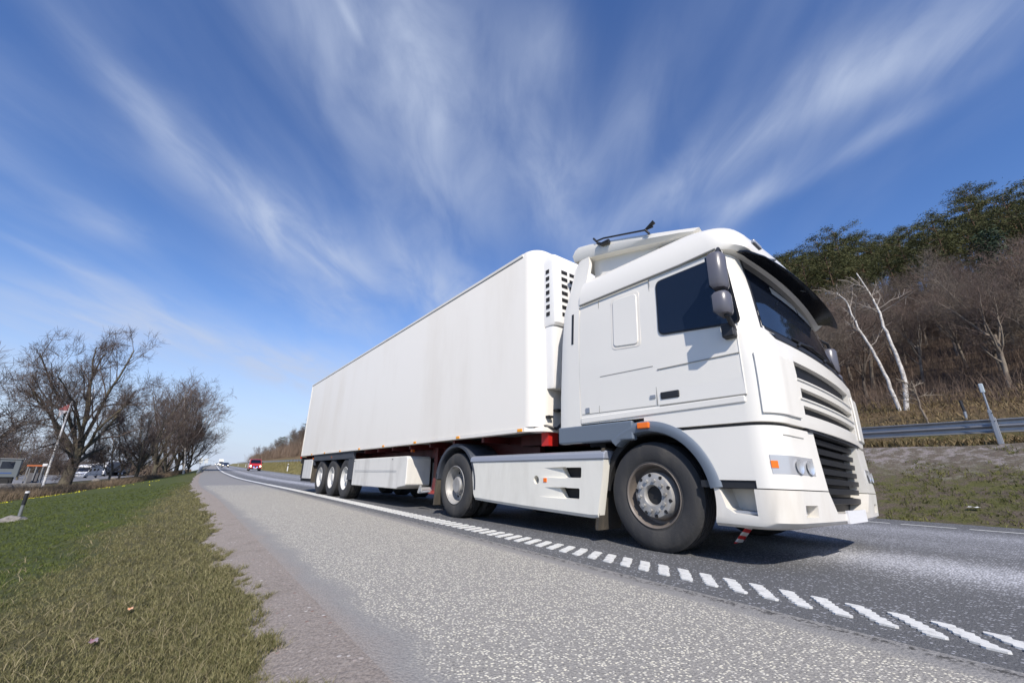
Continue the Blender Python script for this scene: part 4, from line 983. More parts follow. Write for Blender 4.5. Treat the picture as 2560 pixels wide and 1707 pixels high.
# concrete blocks
rs = random.Random(5)
blk = None
for i, (x, y, l, lab) in enumerate([(-40, -14.2, 2.4, 'concrete barrier block next to the foot of the flagpole'), (-38.6, -15.6, 2.2, 'middle one of the three low concrete barrier blocks'), (-37.2, -17.3, 2.4, 'concrete barrier block nearest the grey cabin')]):
    b = MB().hexa([(-.35, -l/2, 0), (.35, -l/2, 0), (.35, l/2, 0), (-.35, l/2, 0)], [(-.2, -l/2+.1, .75), (.2, -l/2+.1, .75), (.2, l/2-.1, .75), (-.2, l/2-.1, .75)])
    o = b.build('concrete_block', concrete, bevel=.05); o.location = (x, y, -1.36); o.rotation_euler = (0, 0, R(38+i*4)); tag(o, lab, 'barrier', 'concrete blocks at the edge of the parking area')
# left marker post with a stone at its foot
sp_ = empty('marker_post', (1.43, -6.48, zxy(1.43, -6.48)), label='short grey marker post standing alone in the green lawn', cat='post')
MB().tube([(0, 0, 0), (.02, 0, .62)], .035, 12).build('post', galv, sp_, smooth_a=50)
MB().tube([(.014, 0, .38), (.0205, 0, .66)], .040, 12).build('dark_sleeve', black, sp_, smooth_a=50)
MB().tube([(.0205, 0, .66), (.022, 0, .70)], .042, 12).build('post_cap', whp, sp_)
def rock(name, loc, s, seed, label, cat_='stone', m=None, group=None):
    bm = bmesh.new(); bmesh.ops.create_icosphere(bm, subdivisions=3, radius=1); r_ = random.Random(seed); ph = [r_.uniform(0, 6) for _ in range(6)]
    for v in bm.verts:
        c = v.co; k = 1+.16*math.sin(c.x*3+ph[0])*math.sin(c.y*3.3+ph[1])+.12*math.sin(c.z*4+ph[2]+c.x*2)+.05*math.sin(c.y*9+ph[3])
        v.co = Vector((c.x*s[0]*k, c.y*s[1]*k, max(c.z, -.5)*s[2]*k))
    me = bpy.data.meshes.new(name); bm.to_mesh(me); bm.free(); me.materials.append(m or stone); me.polygons.foreach_set('use_smooth', [True]*len(me.polygons)); me.set_sharp_from_angle(angle=R(28))
    o = bpy.data.objects.new(name, me); COL.objects.link(o); o.location = loc; return tag(o, label, cat_, group)
rock('foot_stone', (1.44, -6.55, zxy(1.43, -6.55)+.04), (.20, .24, .11), 3, 'flat grey stone at the foot of the short post in the lawn')
for i, (x, y, s, lab) in enumerate([(-75, -13.2, .45, 'grey boulder at the far side of the dry grass, left of the two thin trunks'), (-92, -12.6, .5, 'grey boulder beyond the dry grass, right of the two thin trunks')]):
    rock('boulder', (x, y, -1.15), (s, s*1.2, s*.8), 20+i, lab, 'stone', None, 'boulders along the parking area')
# litter
def litter(loc, s, m, label, seed):
    r_ = random.Random(seed); b = MB()
    b.grid([[(loc[0]+(i/5-.5)*s+r_.uniform(-1, 1)*s*.08, loc[1]+(j/3-.5)*s*.5+r_.uniform(-1, 1)*s*.06, loc[2]+.025+r_.uniform(0, 1)*s*.16) for i in range(6)] for j in range(4)])
    o = b.build('litter', m); o.modifiers.new('s', 'SOLIDIFY').thickness = .0015; tag(o, label, 'litter')
litter((14.57, -3.77, zxy(14.57, -3.77)+.02), .060, mat('wrapper_pink', (.26, .09, .09), .4, var=((.34, .33, .35), 30)), 'crumpled red and grey wrapper lying in the grass in the foreground', 1)
litter((14.11, -3.67, zxy(14.11, -3.67)+.02), .045, mat('wrapper_orange', (.75, .62, .5), .5, var=((.7, .25, .06), 60)), 'tiny white and orange scrap in the grass beyond the red wrapper', 2)
litter((16.6, 6.95, zxy(16.6, 6.95)+.02), .14, mat('wrapper_white', (.75, .75, .75), .5), 'white scrap lying at the foot of the gravel bank beside the far kerb', 4)
# guard rails
def rail(name, pts, label, face, hh=.75, posts=4.0, tall=None):
    """W-beam through pts (x, y, ground z); face = side (+1/-1 in y) the beam bulges to"""
    o = empty(name, pts[0], label=label, cat='guardrail'); OFF[o.name] = pts[0]
    prof = [(-.004, 0), (.0, .015), (.075, .055), (.08, .085), (.075, .11), (.005, .14), (.0, .155), (.005, .17), (.075, .20), (.08, .225), (.075, .255), (.0, .295), (-.004, .31)]
    rows = [[(x, y+face*d, z+hh-.31+h) for d, h in prof] for x, y, z in pts]
    b = MB().grid(rows); bo = b.build('beam', galv, o, smooth_a=25); bo.modifiers.new('s', 'SOLIDIFY').thickness = .004
    P = [Vector(p) for p in pts]; d = [0]
    for a, c in zip(P, P[1:]): d.append(d[-1]+(c-a).length)
    s = 0; k = 0
    while s < d[-1] and k < 95:
        i = max(j for j in range(len(d)) if d[j] <= s); i = min(i, len(P)-2); t = (s-d[i])/(d[i+1]-d[i]); q = P[i].lerp(P[i+1], t)
        yy = q.y-face*.07 if not tall else q.y-.05
        MB().box(q.x-.05, q.x+.05, yy-.03, yy+.03, q.z-.2, q.z+hh+.03).build('post', galv_d if tall else galv, o, bevel=.008)
        s += posts; k += 1
    return o
xs_ = list(np.arange(36.93, -60, -4.0))+list(np.arange(-62, -360, -8.))
rr = rail('guardrail', [(x, 11.2+(float(yl(x))-float(yl(17)) if x < 17 else 0), float(hz(x, 11.85)) if x < 2 else 1.33) for x in xs_], 'long steel guardrail on top of the gravel bank on the far side of the road', 1, hh=.72, tall=True, posts=4.0)
rl_x = np.arange(-44, -330, -6.)
rail('guardrail', [(x, float(yl(x))+float(asph(x))-.45, float(hz(x, float(asph(x))-.45))-(.35 if i == 0 else 0)) for i, x in enumerate(rl_x)], 'guardrail starting at the left road edge under the bare trees, seen far down the road', 1, hh=.70, posts=4.0)
# tall reflector pole at the guardrail
gp = empty('snow_pole', (16.93, 11.03, float(hz(16.93, 11.7))), label='tall thin metal pole with a pale reflector head strapped to the guardrail', cat='pole')
MB().box(-.035, .035, -.10, -.04, -.1, .76).build('rail_post', galv, gp, bevel=.01)
MB().tube([(0, -.06, .70), (-.0, -.06, 1.18)], .020, 10).build('rod', galv, gp, smooth_a=50)
MB().box(-.04, .04, -.09, -.05, 1.16, 1.38).build('reflector', mat('reflector_pale', (.42, .48, .51), .3), gp, bevel=.02)
b = MB()
for x, z in ((-.028, .68), (.028, .68), (-.028, .50), (.028, .50)): b.cyl((x, z), .010, 1, -.115, -.10, 8)
b.build('bolt', dark, gp)
sp2 = empty('marker_post', (16.11, 16.56, zxy(16.11, 16.56)), label='short dark marker post with a pale lower half behind the guardrail', cat='post')
MB().tube([(0, 0, 0), (0, 0, .25)], .04, 10).build('post', galv, sp2); MB().tube([(0, 0, .25), (-.02, 0, .62)], .042, 10).build('dark_sleeve', black, sp2)
# edge delineators
dl = empty('delineator', label='nearest white marker post with a black band, on the far verge behind the trailer', cat='marker post', group='white edge posts along the far verge')
MB().hexa([(-.05, -.06, 0), (.05, -.06, 0), (.05, .06, 0), (-.05, .06, 0)], [(-.04, -.055, 1.02), (.04, -.055, 1.02), (.04, .055, 1.08), (-.04, .055, 1.08)]).build('post', whp, dl, bevel=.01)
MB().box(-.052, .052, -.062, .062, .72, .92).build('black_band', black, dl)
for i, (x, v) in enumerate([(-51, 7.6), (-96, 7.4), (-145, 7.4), (-200, 7.4)]):
    o = dl if i == 0 else copy_tree(dl); o.location = (x, float(yl(x))+v, float(hz(x, v)))
    o.name = 'delineator'
    if i: o['label'] = ['', 'white edge post on the far verge, left of the red van', 'small white edge post between the dark hatchback and the red van', 'tiny white edge post farthest along the far verge'][i]
# two sign backs at the left edge far away
for i, x in enumerate((-128, -131)):
    s_ = empty('road_sign', label=['left one of the two pale road sign backs beyond the bare trees', 'right one of the two pale road sign backs beyond the bare trees'][i], cat='sign', group='pair of road signs at the left edge')
    MB().tube([(0, 0, 0), (0, 0, 2.9)], .04, 8).build('post', galv, s_); MB().box(.03, .06, -.42, .42, 1.7, 3.0).build('sign_plate', mat('sign_back', (.62, .64, .62), .5), s_, bevel=.05)
    s_.location = (x, float(yl(x))-4.2+i*1.15, float(hz(x, -4.2)))

# ------------------------------------------------------------ trees
bark = mat('bark_grey', (.115, .095, .078), .9, var=((.062, .050, .040), 6), bump=(14, .02))
bark_g = mat('bark_moss', (.14, .122, .08), .9, var=((.055, .045, .035), 4), bump=(14, .02))
twig_m = mat('twig_brown', (.135, .105, .090), .85, var=((.095, .072, .062), 1.5))
twig_p = mat('twig_purple', (.165, .118, .094), .85, var=((.10, .074, .060), .35))
twig_g = mat('twig_greybrown', (.20, .165, .13), .85, var=((.12, .095, .075), .4))
bark_l = mat('bark_light', (.26, .22, .17), .9, var=((.15, .12, .095), 3))
bark_pine = mat('bark_pine', (.19, .105, .06), .9, var=((.10, .065, .045), 2))
birch_m = mat('birch_bark', (.62, .60, .56), .7, var=((.30, .27, .24), 9))
needle = mat('pine_needles', (.048, .056, .012), .8, var=((.092, .092, .026), .9))
needle_d = mat('spruce_needles', (.014, .032, .012), .8, var=((.030, .052, .018), 1.2))
class TB:   # many tubes into one mesh
    def __init__(s): s.V = []; s.F = []; s.n = 0
    def tube(s, P, r, k):
        P = np.asarray(P, float); n = len(P); D = np.gradient(P, axis=0); D /= np.linalg.norm(D, axis=1)[:, None]+1e-9
        up = np.array([.3, .2, .93]) if abs(D[0, 2]) < .8 else np.array([1., .1, 0]); A = np.cross(D, up); A /= np.linalg.norm(A, axis=1)[:, None]+1e-9; B = np.cross(D, A)
        t = np.arange(k)*2*math.pi/k; rr = np.asarray(r, float)[:, None, None]
        V = P[:, None, :]+(A[:, None, :]*np.cos(t)[None, :, None]+B[:, None, :]*np.sin(t)[None, :, None])*rr
        s.V.append(V.reshape(-1, 3)); b = s.n; i, j = np.meshgrid(np.arange(n-1), np.arange(k), indexing='ij'); j2 = (j+1) % k
        s.F.append(np.stack([b+i*k+j, b+i*k+j2, b+(i+1)*k+j2, b+(i+1)*k+j], -1).reshape(-1, 4)); s.n += n*k
    def mesh(s, name, m):
        V = np.concatenate(s.V); F = np.concatenate(s.F); return fast_mesh(name, V, F, m)
def fast_mesh(name, V, F, m, sm=False):
    me = bpy.data.meshes.new(name); k = F.shape[1]
    me.vertices.add(len(V)); me.vertices.foreach_set('co', np.ascontiguousarray(V, dtype=np.float32).ravel())
    me.loops.add(F.size); me.loops.foreach_set('vertex_index', np.ascontiguousarray(F, dtype=np.int32).ravel())
    me.polygons.add(len(F)); me.polygons.foreach_set('loop_start', np.arange(0, F.size, k, dtype=np.int32))
    me.polygons.foreach_set('loop_total', np.full(len(F), k, dtype=np.int32))
    if sm: me.polygons.foreach_set('use_smooth', np.ones(len(F), dtype=bool))
    me.materials.append(m); me.update(calc_edges=True); me.validate(); return me
def unit(v): return v/(np.linalg.norm(v)+1e-9)
def branch_path(g, p, d, L_, n, wob_, up):
    P = [p]; d = unit(d)
    for i in range(n):
        d = unit(d+g.normal(0, wob_, 3)+np.array([0, 0, up])); p = p+d*L_/n; P.append(p)
    return np.array(P), d
def bare_tree(seed, H, spread, tr, fork, nl, dens=1.0, tw=.012, lean=(0, 0), upt=.10, limb_ang=(15, 68), levels=4, twl=.9, lr=1.0):
    """returns trunk mesh builder and crown mesh builder"""
    g = np.random.default_rng(seed); T_, C_ = TB(), TB()
    base, dd = branch_path(g, np.array([0, 0, -.25]), np.array([lean[0], lean[1], 1.]), fork+.25, 6, .05, .05)
    rr = np.linspace(1.0, .78, 7)*tr; rr[0] *= 1.35; rr[1] *= 1.08; T_.tube(base, rr, 12)
    def grow(p, d, L_, r, lev):
        n = {1: 7, 2: 5, 3: 4}.get(lev, 2); tgt = T_ if lev <= 1 else C_
        P, dl_ = branch_path(g, p, d, L_, n, {1: .13, 2: .16, 3: .20}.get(lev, .22), upt if lev < 3 else upt*.4)
        R_ = np.linspace(r, max(r*.30, tw*.55), n+1); k = 7 if lev == 1 else (5 if lev == 2 else 3)
        tgt.tube(P, R_, k)
        if lev >= levels: return
        nc = int({1: 11, 2: 8, 3: 7}.get(lev, 5)*dens*(.8+.4*g.random()))
        for i in range(nc):
            t = (.22+.78*(i+g.random())/nc) if lev > 1 else (.25+.75*(i+g.random())/nc)
            q = P[0]*0+np.array([np.interp(t*n, np.arange(n+1), P[:, c]) for c in range(3)])
            ax = unit(P[min(int(t*n)+1, n)]-P[min(int(t*n), n-1)]); s = unit(np.cross(ax, g.normal(0, 1, 3)))
            a = R(g.uniform(25, 62)); nd = ax*math.cos(a)+s*math.sin(a); nd[2] += .12
            l2_ = L_*g.uniform(.34, .62)*(1.15-.55*t)
            if lev+1 >= levels: l2_ = g.uniform(.45, 1.1)*twl
            r2_ = max(np.interp(t*n, np.arange(n+1), R_)*g.uniform(.42, .62), tw)
            if lev+1 >= levels: r2_ = tw*g.uniform(.7, 1.1)
            grow(q, nd, l2_, r2_, lev+1)
    for i in range(nl):
        t = i/nl; a = R(limb_ang[0]+(limb_ang[1]-limb_ang[0])*(1-t)+g.uniform(-6, 6)); ph = 2.4*i+g.uniform(-.4, .4)
        k = int(6*(.62+.38*t)); q = base[min(k, 6)]
        d = np.array([math.sin(a)*math.cos(ph), math.sin(a)*math.sin(ph), math.cos(a)])
        L_ = (H-fork)*(.50+.46*math.cos(a))*(spread if a > R(35) else 1)*g.uniform(.9, 1.05)
        grow(q, d, L_, tr*g.uniform(.42, .62)*lr, 1)
    return T_, C_
def make_tree(name, builders, mats_, label, cat_='tree', group=None, loc=(0, 0, 0), rz=0, s=1.0, sz=None, names=('trunk', 'crown')):
    o = empty(name, loc, rz, label=label, cat=cat_, group=group); o.scale = (s, s, sz or s)
    for B_, m, nme in zip(builders, mats_, names):
        me = B_ if isinstance(B_, bpy.types.Mesh) else B_.mesh(nme, m)
        c = bpy.data.objects.new(nme, me); COL.objects.link(c); c.parent = o
    return o
def put(proto, label, x, y, s, rz, dz=0, group=None, sz=None, tilt=(0, 0)):
    o = copy_tree(proto); o.location = (x, y, zxy(x, y)+dz); o.scale = (s, s, sz or s); o.rotation_euler = (tilt[0], tilt[1], rz)
    o['label'] = label
    if group: o['group'] = group
    return o
# the big tree and its row on the left
big_t = make_tree('bare_tree', bare_tree(19, 12.2, 1.0, .50, 3.6, 13, .80, .0105, (.0, .03), upt=.03, limb_ang=(6, 74), levels=5, twl=.75, lr=.72), (bark_g, twig_m), 'biggest bare tree, spreading crown alone at the left', loc=(-41.5, -11.9, -1.3))
def fitsize(o, H, Rr):
    V = np.concatenate([np.array([v.co[:] for v in c.data.vertices]) for c in o.children]); h = V[:, 2].max(); r_ = np.percentile(np.hypot(V[:, 0], V[:, 1]), 97)
    o.scale = (Rr/r_, Rr/r_, H/h)
fitsize(big_t, 17.0, 5.9)
m1 = make_tree('bare_tree', bare_tree(21, 12, .8, .26, 3.0, 7, .75, .011, limb_ang=(8, 50), lr=.8), (bark_g, twig_m), 'bare tree with dark forked trunk, second from the left in the row', loc=(-47.5, -7.2, zxy(-47.5, -7.2)), group='row of bare trees beside the road')
fitsize(m1, 11.0, 3.8)
GR = 'row of bare trees beside the road'
m2 = make_tree('bare_tree', bare_tree(33, 13, .8, .30, 2.8, 8, .92, .013, limb_ang=(8, 55)), (bark_g, twig_m), 'bare tree with a thick straight trunk in the middle of the row', loc=(-60, -6.0, zxy(-60, -6.0)), rz=1, group=GR)
m3 = make_tree('bare_tree', bare_tree(47, 14, .75, .24, 1.6, 8, .92, .013, limb_ang=(6, 50)), (bark_g, twig_p), 'bare many-stemmed tree standing just left of the white birch trunk', loc=(-66, -4.9, zxy(-66, -4.9)), rz=2, group=GR)
put(m2, 'bare tree right of the white birch trunk in the row', -71, -3.75, 1.06, 4.0, group=GR)
put(m3, 'last bare tree of the row, low branches reaching over the guardrail', -76, -2.6, .92, 1.1, group=GR)
put(m3, 'small bare tree at the right end of the row above the guardrail', -70, -2.2, .62, 3.1, group=GR)
put(m1, 'bare tree behind the thick straight trunk, partly hidden in the row', -72, -8.5, 1.05, 2.2, group=GR)
th = make_tree('bare_tree', bare_tree(52, 9, .75, .13, 2.4, 6, 1.0, .012), (bark_l, twig_m), 'left one of two thin pale trunks in front of the parked lorry', loc=(-50, -9.6, -1.15), group=GR)
put(th, 'right one of two thin pale trunks in front of the parked lorry', -50.6, -8.75, .95, 2.0, group=GR)
bt = make_tree('birch_tree', bare_tree(61, 14.5, .45, .13, 5.5, 7, 1.0, .012, (.03, .01), limb_ang=(8, 45)), (birch_m, twig_p), 'white birch trunk among the dark trees of the left row', loc=(-63, -2.75, zxy(-63, -2.75)), group=GR)
put(th, 'bare tree whose branches reach in at the left edge of the photo', -27.0, -15.9, 1.25, .6, sz=1.2)
# background trees beyond the parking area
GB = 'bare trees in the background behind the parking area'
g = np.random.default_rng(5)
LB = ['distant bare tree right of the motorhome, behind the row', 'distant bare trees just left of the big trunk', 'distant dark bare trees behind the grey cabin']
for i in range(34):
    az = R(g.uniform(1.0, 14.5)); d = g.uniform(150, 240)
    x, y = CAM[0]-d*math.cos(az), CAM[1]-d*math.sin(az)
    lab = LB[0] if az < R(7.2) else (LB[1] if az < R(10.3) else LB[2])
    put([m1, m3, th][i % 3], lab, x, y, g.uniform(.5, .8)*(1.15 if az > R(9) else .9), g.uniform(0, 6), group=GB)
for i, (az, d, s) in enumerate([(10.0, 118, .62), (10.9, 112, .70), (11.8, 125, .66), (9.3, 130, .6), (12.8, 118, .8), (14, 122, .8)]):
    x, y = CAM[0]-d*math.cos(R(az)), CAM[1]-d*math.sin(R(az)); put([m1, m3][i % 2], LB[2] if az > 10.3 else LB[1], x, y, s, i*1.3, group=GB)

# ------------------------------------------------------------ hillside wood
def pine(seed, H, tr, crown0, wdt, ncl, per, m_size, conic=False):
    g = np.random.default_rng(seed); T_ = TB(); P, _ = branch_path(g, np.array([0, 0, -.2]), np.array([0, 0, 1.]), H, 9, .03, .1)
    T_.tube(P, np.linspace(tr, tr*.2, 10), 7); V = []; F = []; n = 0
    for i in range(ncl):
        t = crown0+(1-crown0)*((i+.5)/ncl); z = H*t
        k = (1-t)/(1-crown0)
        rad = wdt*((.25+.75*k) if conic else (.42+.58*math.sin(math.pi*min(1, .18+k*.9))))*g.uniform(.45, 1.0)
        ph = i*2.39996+g.uniform(-.4, .4)
        c0 = np.array([np.interp(z, P[:, 2], P[:, 0]), np.interp(z, P[:, 2], P[:, 1]), z]); tip = c0+np.array([math.cos(ph)*rad, math.sin(ph)*rad, rad*(-.15 if conic else .22)])
        T_.tube(np.array([c0-[0, 0, .25*rad], (c0+tip)/2, tip]), [tr*.25, tr*.14, .01], 3)
        for q, sc in ((tip, 1.0), (c0*.45+tip*.55, .9)):
            m = per; C = q+g.normal(0, 1, (m, 3))*np.array([.42, .42, .15])*wdt*.36*sc
            A_ = g.normal(0, 1, (m, 3)); A_[:, 2] *= .55; A_ /= np.linalg.norm(A_, axis=1)[:, None]; B_ = np.cross(A_, g.normal(0, 1, (m, 3))); B_ /= np.linalg.norm(B_, axis=1)[:, None]
            s_ = (m_size*g.uniform(.6, 1.3, m))[:, None]
            V.append(np.stack([C-A_*s_*.6, C+B_*s_*.28, C+A_*s_*.8], 1).reshape(-1, 3)); F.append(np.arange(n, n+3*m).reshape(-1, 3)); n += 3*m
    return T_, fast_mesh('crown', np.concatenate(V), np.concatenate(F), needle_d if conic else needle)
HH = {}
FT = [make_tree('hillside_tree', bare_tree(100+i, h, sp, tr, fk, nl, dn, tw, limb_ang=(6, la), levels=4, twl=1.0), mm, 'x', loc=(0, 0, 0)) for i, (h, sp, tr, fk, nl, dn, tw, la, mm) in enumerate([
    (9.5, .5, .14, 4.2, 5, .9, .009, 34, (bark_l, twig_p)), (11, .45, .16, 5.2, 5, .9, .009, 32, (bark_l, twig_g)), (8.0, .6, .12, 2.8, 6, .9, .009, 44, (bark, twig_p)), (10.5, .5, .15, 4.6, 6, .85, .009, 36, (bark_l, twig_p)), (9.0, .8, .14, 2.4, 6, .95, .010, 52, (bark_l, twig_g))])]
PT = [make_tree('pine_tree', pine(200+i, h, .14, c0, w_, nc, 120, .20), (bark_pine, needle), 'x') for i, (h, c0, w_, nc) in enumerate([(10.5, .45, 2.2, 22), (12.5, .5, 2.4, 22), (9, .34, 2.0, 22), (11.0, .45, 2.6, 23)])]
ST = [make_tree('spruce_tree', pine(300, 10, .13, .12, 2.4, 46, 40, .28, True), (bark, needle_d), 'x')]
for p_ in FT+PT+ST: HH[p_.name] = max(max(v.co.z for v in c.data.vertices) for c in p_.children)
used = set()
FTH = {}
def fit(p_, x, y, s, el):   # keep the wood's canopy under the line it makes against the pines
    D = math.hypot(x-CAM[0], y-CAM[1]); return max(.42, min(s, (CAM[2]+D*math.tan(R(el))-zxy(x, y))/HH[p_.name]))
def forest(protos, idx, lab, x, y, s, rz, grp, tilt=(0, 0)):
    p_ = protos[idx % len(protos)]
    if p_.name not in used:
        used.add(p_.name); p_.location = (x, y, zxy(x, y)-.1); p_.scale = (s, s, s*1.0); p_.rotation_euler = (tilt[0], tilt[1], rz); p_['label'] = lab; p_['group'] = grp; return p_
    return put(p_, lab, x, y, s, rz, -.1, grp, tilt=tilt)
def scatter(n, xr, vr, dmin, seed, tries=40):
    g = np.random.default_rng(seed); pts = []
    for _ in range(n*tries):
        x, v = g.uniform(*xr), g.uniform(*vr)
        if all((x-a)**2+(v-b)**2 > dmin*dmin for a, b in pts): pts.append((x, v))
        if len(pts) >= n: break
    return pts
GD, GP_ = 'bare trees of the hillside wood', 'pines along the top of the hill'
g = np.random.default_rng(77)
def zone(x, y, what='slender bare tree'):
    az = math.degrees(math.atan2(x-CAM[0], y-CAM[1])); D = y-CAM[1]     # 0 = straight across the road, negative = towards the cab
    side = 'beyond the right edge of the photo' if az > 7 else ('at the right edge of the wood' if az > 1 else ('above the tall thin pole' if az > -5 else ('above and around the white birches' if az > -13 else 'just right of the lorry cab')))
    return what+' '+('low on' if D < 33 else ('halfway up' if D < 47 else 'high on'))+' the hillside, '+side
LD = {'A': 'slender bare tree in the brown hillside wood right of the lorry cab', 'M': 'bare tree on the hillside hidden behind the trailer', 'B': 'small bare tree on the distant hillside left of the trailer'}
LP = {'A': 'pine on the hill crest above the brown wood right of the cab', 'M': 'pine on the hill crest behind the trailer', 'B': 'small pine on the distant ridge left of the trailer'}
for i, (x, v) in enumerate(scatter(172, (-14, 33), (20.5, 58), 2.5, 1)):
    if 12.5 < x < 15.6 and v < 27: continue
    k = int(g.integers(5)); y = float(yl(x))+v
    forest(FT, k, zone(x, y), x, y, fit(FT[k], x, y, g.uniform(.75, 1.15), g.uniform(17.5, 22)), g.uniform(0, 6.28), GD, (g.normal(0, .05), g.normal(0, .05)))
for i, (x, v) in enumerate(scatter(26, (-55, -16), (21, 60), 6, 2)): forest(FT, int(g.integers(5)), LD['M'], x, float(yl(x))+v, g.uniform(.8, 1.1), g.uniform(0, 6.28), GD)
for i, (x, v) in enumerate(scatter(100, (-330, -60), (19, 70), 6.0, 3)): forest(FT, int(g.integers(5)), LD['B'], x, float(yl(x))+v, g.uniform(.75, 1.1), g.uniform(0, 6.28), GD)
for i, (x, v) in enumerate(scatter(148, (-18, 34), (54, 92), 2.9, 4)): forest(PT, int(g.integers(4)), zone(x, float(yl(x))+v, 'dark pine').replace('high on the hillside', 'on the front edge of the crest' if v < 68 else ('in the middle of the crest' if v < 80 else 'at the back of the crest')), x, float(yl(x))+v, g.uniform(.8, 1.12)*(1.18 if x < 6 else 1), g.uniform(0, 6.28), GP_)
for i, (x, v) in enumerate(scatter(16, (-60, -18), (60, 92), 6, 5)): forest(PT, int(g.integers(4)), LP['M'], x, float(yl(x))+v, g.uniform(.8, 1.1), g.uniform(0, 6.28), GP_)
for i, (x, v) in enumerate(scatter(125, (-430, -62), (42, 95), 6.0, 6)): forest(PT, int(g.integers(4)), LP['B'] if x > -160 else 'tiny pine near the far end of the distant ridge', x, float(yl(x))+v, g.uniform(1.0, 1.6), g.uniform(0, 6.28), GP_)
forest(ST, 0, 'single dark spruce in front of the brown wood, below the pines', 18.3, 39.5, .85, 0, None)
for k, (x, v, s, r0, lb) in enumerate([(18.6, 24.5, 1.25, .4, 'tall greyish bare tree near the right edge, closest to the guardrail'), (21.5, 27, 1.4, 2.2, 'tall greyish bare tree cut off by the right edge of the photo'), (16.9, 30, 1.2, 4.2, 'tall greyish bare tree right of the white birches')]):
    y = float(yl(x))+v; o = put(FT[4], lb, x, y, fit(FT[4], x, y, s*1.3, 19.5), r0, -.1, None)
    if 'group' in o: del o['group']
# leaning birches, measured on the slope
def birch(name, pts, r0, seed, label, m=None, nb=10, bl=1.2):
    g = np.random.default_rng(seed); P = np.array(pts, float); T_, C_ = TB(), TB(); base = P[0].copy(); P = P-base; P[0, 2] -= .15
    t = np.linspace(0, len(P)-1, 4*len(P)); Q = np.stack([np.interp(t, np.arange(len(P)), P[:, c]) for c in range(3)], 1); Q[2:-1, :2] += g.normal(0, .012, (len(Q)-3, 2))
    Rr = np.linspace(r0, r0*.22, len(Q)); T_.tube(Q, Rr, 8)
    for i in range(nb):
        a = g.uniform(.35, .98); q = Q[int(a*(len(Q)-1))]; ph = g.uniform(0, 6.28); d = np.array([math.cos(ph), math.sin(ph)*.6, g.uniform(.25, .9)])
        L_ = bl*g.uniform(.5, 1.1)*(1.3-a*.6); B_, dd = branch_path(g, q, d, L_, 4, .18, .06); C_.tube(B_, np.linspace(r0*.30, .008, 5), 4)
        for j in range(7):
            b0 = B_[g.integers(1, 5)]; d2 = unit(dd+g.normal(0, .7, 3)); B2, _ = branch_path(g, b0, d2, L_*.4, 2, .2, 0); C_.tube(B2, [.012, .008, .005], 3)
    o = make_tree(name, (T_, C_), (m or birch_m, m or mat('birch_twig', (.30, .26, .22), .8)), label, loc=tuple(base)); return o
birch('white_birch', [(14.39, 18.7, 3.32), (14.59, 18.85, 4.54), (14.54, 19.0, 5.48), (14.39, 19.15, 6.81), (14.32, 19.3, 7.78), (14.2, 19.45, 8.55), (13.89, 19.6, 9.8)], .088, 1, 'right one of the two white leaning birches beyond the guardrail')
birch('white_birch', [(14.22, 18.68, 3.33), (14.04, 18.84, 4.79), (13.83, 18.98, 5.95), (13.53, 19.12, 7.04), (13.32, 19.26, 8.53), (13.04, 19.4, 9.04)], .072, 2, 'left one of the two white leaning birches beyond the guardrail')
birch('sapling', [(15.2, 16.4, 2.50), (15.12, 16.47, 3.08), (15.09, 16.53, 3.66), (15.08, 16.6, 3.89)], .04, 3, 'thin pale sapling leaning beside the white birches', bark_l, 8, .8)
# undergrowth on the slope and dead grass: stuff nobody could count
def tufts(name, pts, hgt, wid, per, m, lean=.35, seed=1, label=None):
    g = np.random.default_rng(seed); n = len(pts)*per; P = np.repeat(np.asarray(pts), per, 0); P[:, :2] += g.normal(0, 1, (n, 2))*np.repeat(np.broadcast_to(hgt, (len(pts),)), per)[:, None]*.30
    H_ = np.repeat(np.broadcast_to(hgt, (len(pts),)), per)*g.uniform(.45, 1.1, n); W_ = np.repeat(np.broadcast_to(wid, (len(pts),)), per)*g.uniform(.6, 1.3, n)
    a = g.uniform(0, 6.28, n); sx = np.stack([np.cos(a), np.sin(a), 0*a], 1); ld = g.normal(0, 1, (n, 2))*lean*H_[:, None]
    q0 = P-sx*W_[:, None]*.5; q1 = P+sx*W_[:, None]*.5
    mid = P+np.stack([ld[:, 0]*.3, ld[:, 1]*.3, H_*.55], 1); tip = P+np.stack([ld[:, 0], ld[:, 1], H_], 1)
    V = np.stack([q0, q1, mid+sx*W_[:, None]*.35, mid-sx*W_[:, None]*.35, tip], 1).reshape(-1, 3)
    i = np.arange(n)*5; F = np.concatenate([np.stack([i, i+1, i+2], 1), np.stack([i, i+2, i+3], 1), np.stack([i+3, i+2, i+4], 1)])
    o = bpy.data.objects.new(name, fast_mesh(name, V, F, m)); COL.objects.link(o); return tag(o, label, name.replace('_', ' '), None, 'stuff')
def pts_xv(X, v): X = np.asarray(X); v = np.asarray(v); return np.stack([X, yl(X)+v, hz(X, v)], 1)
g = np.random.default_rng(9)
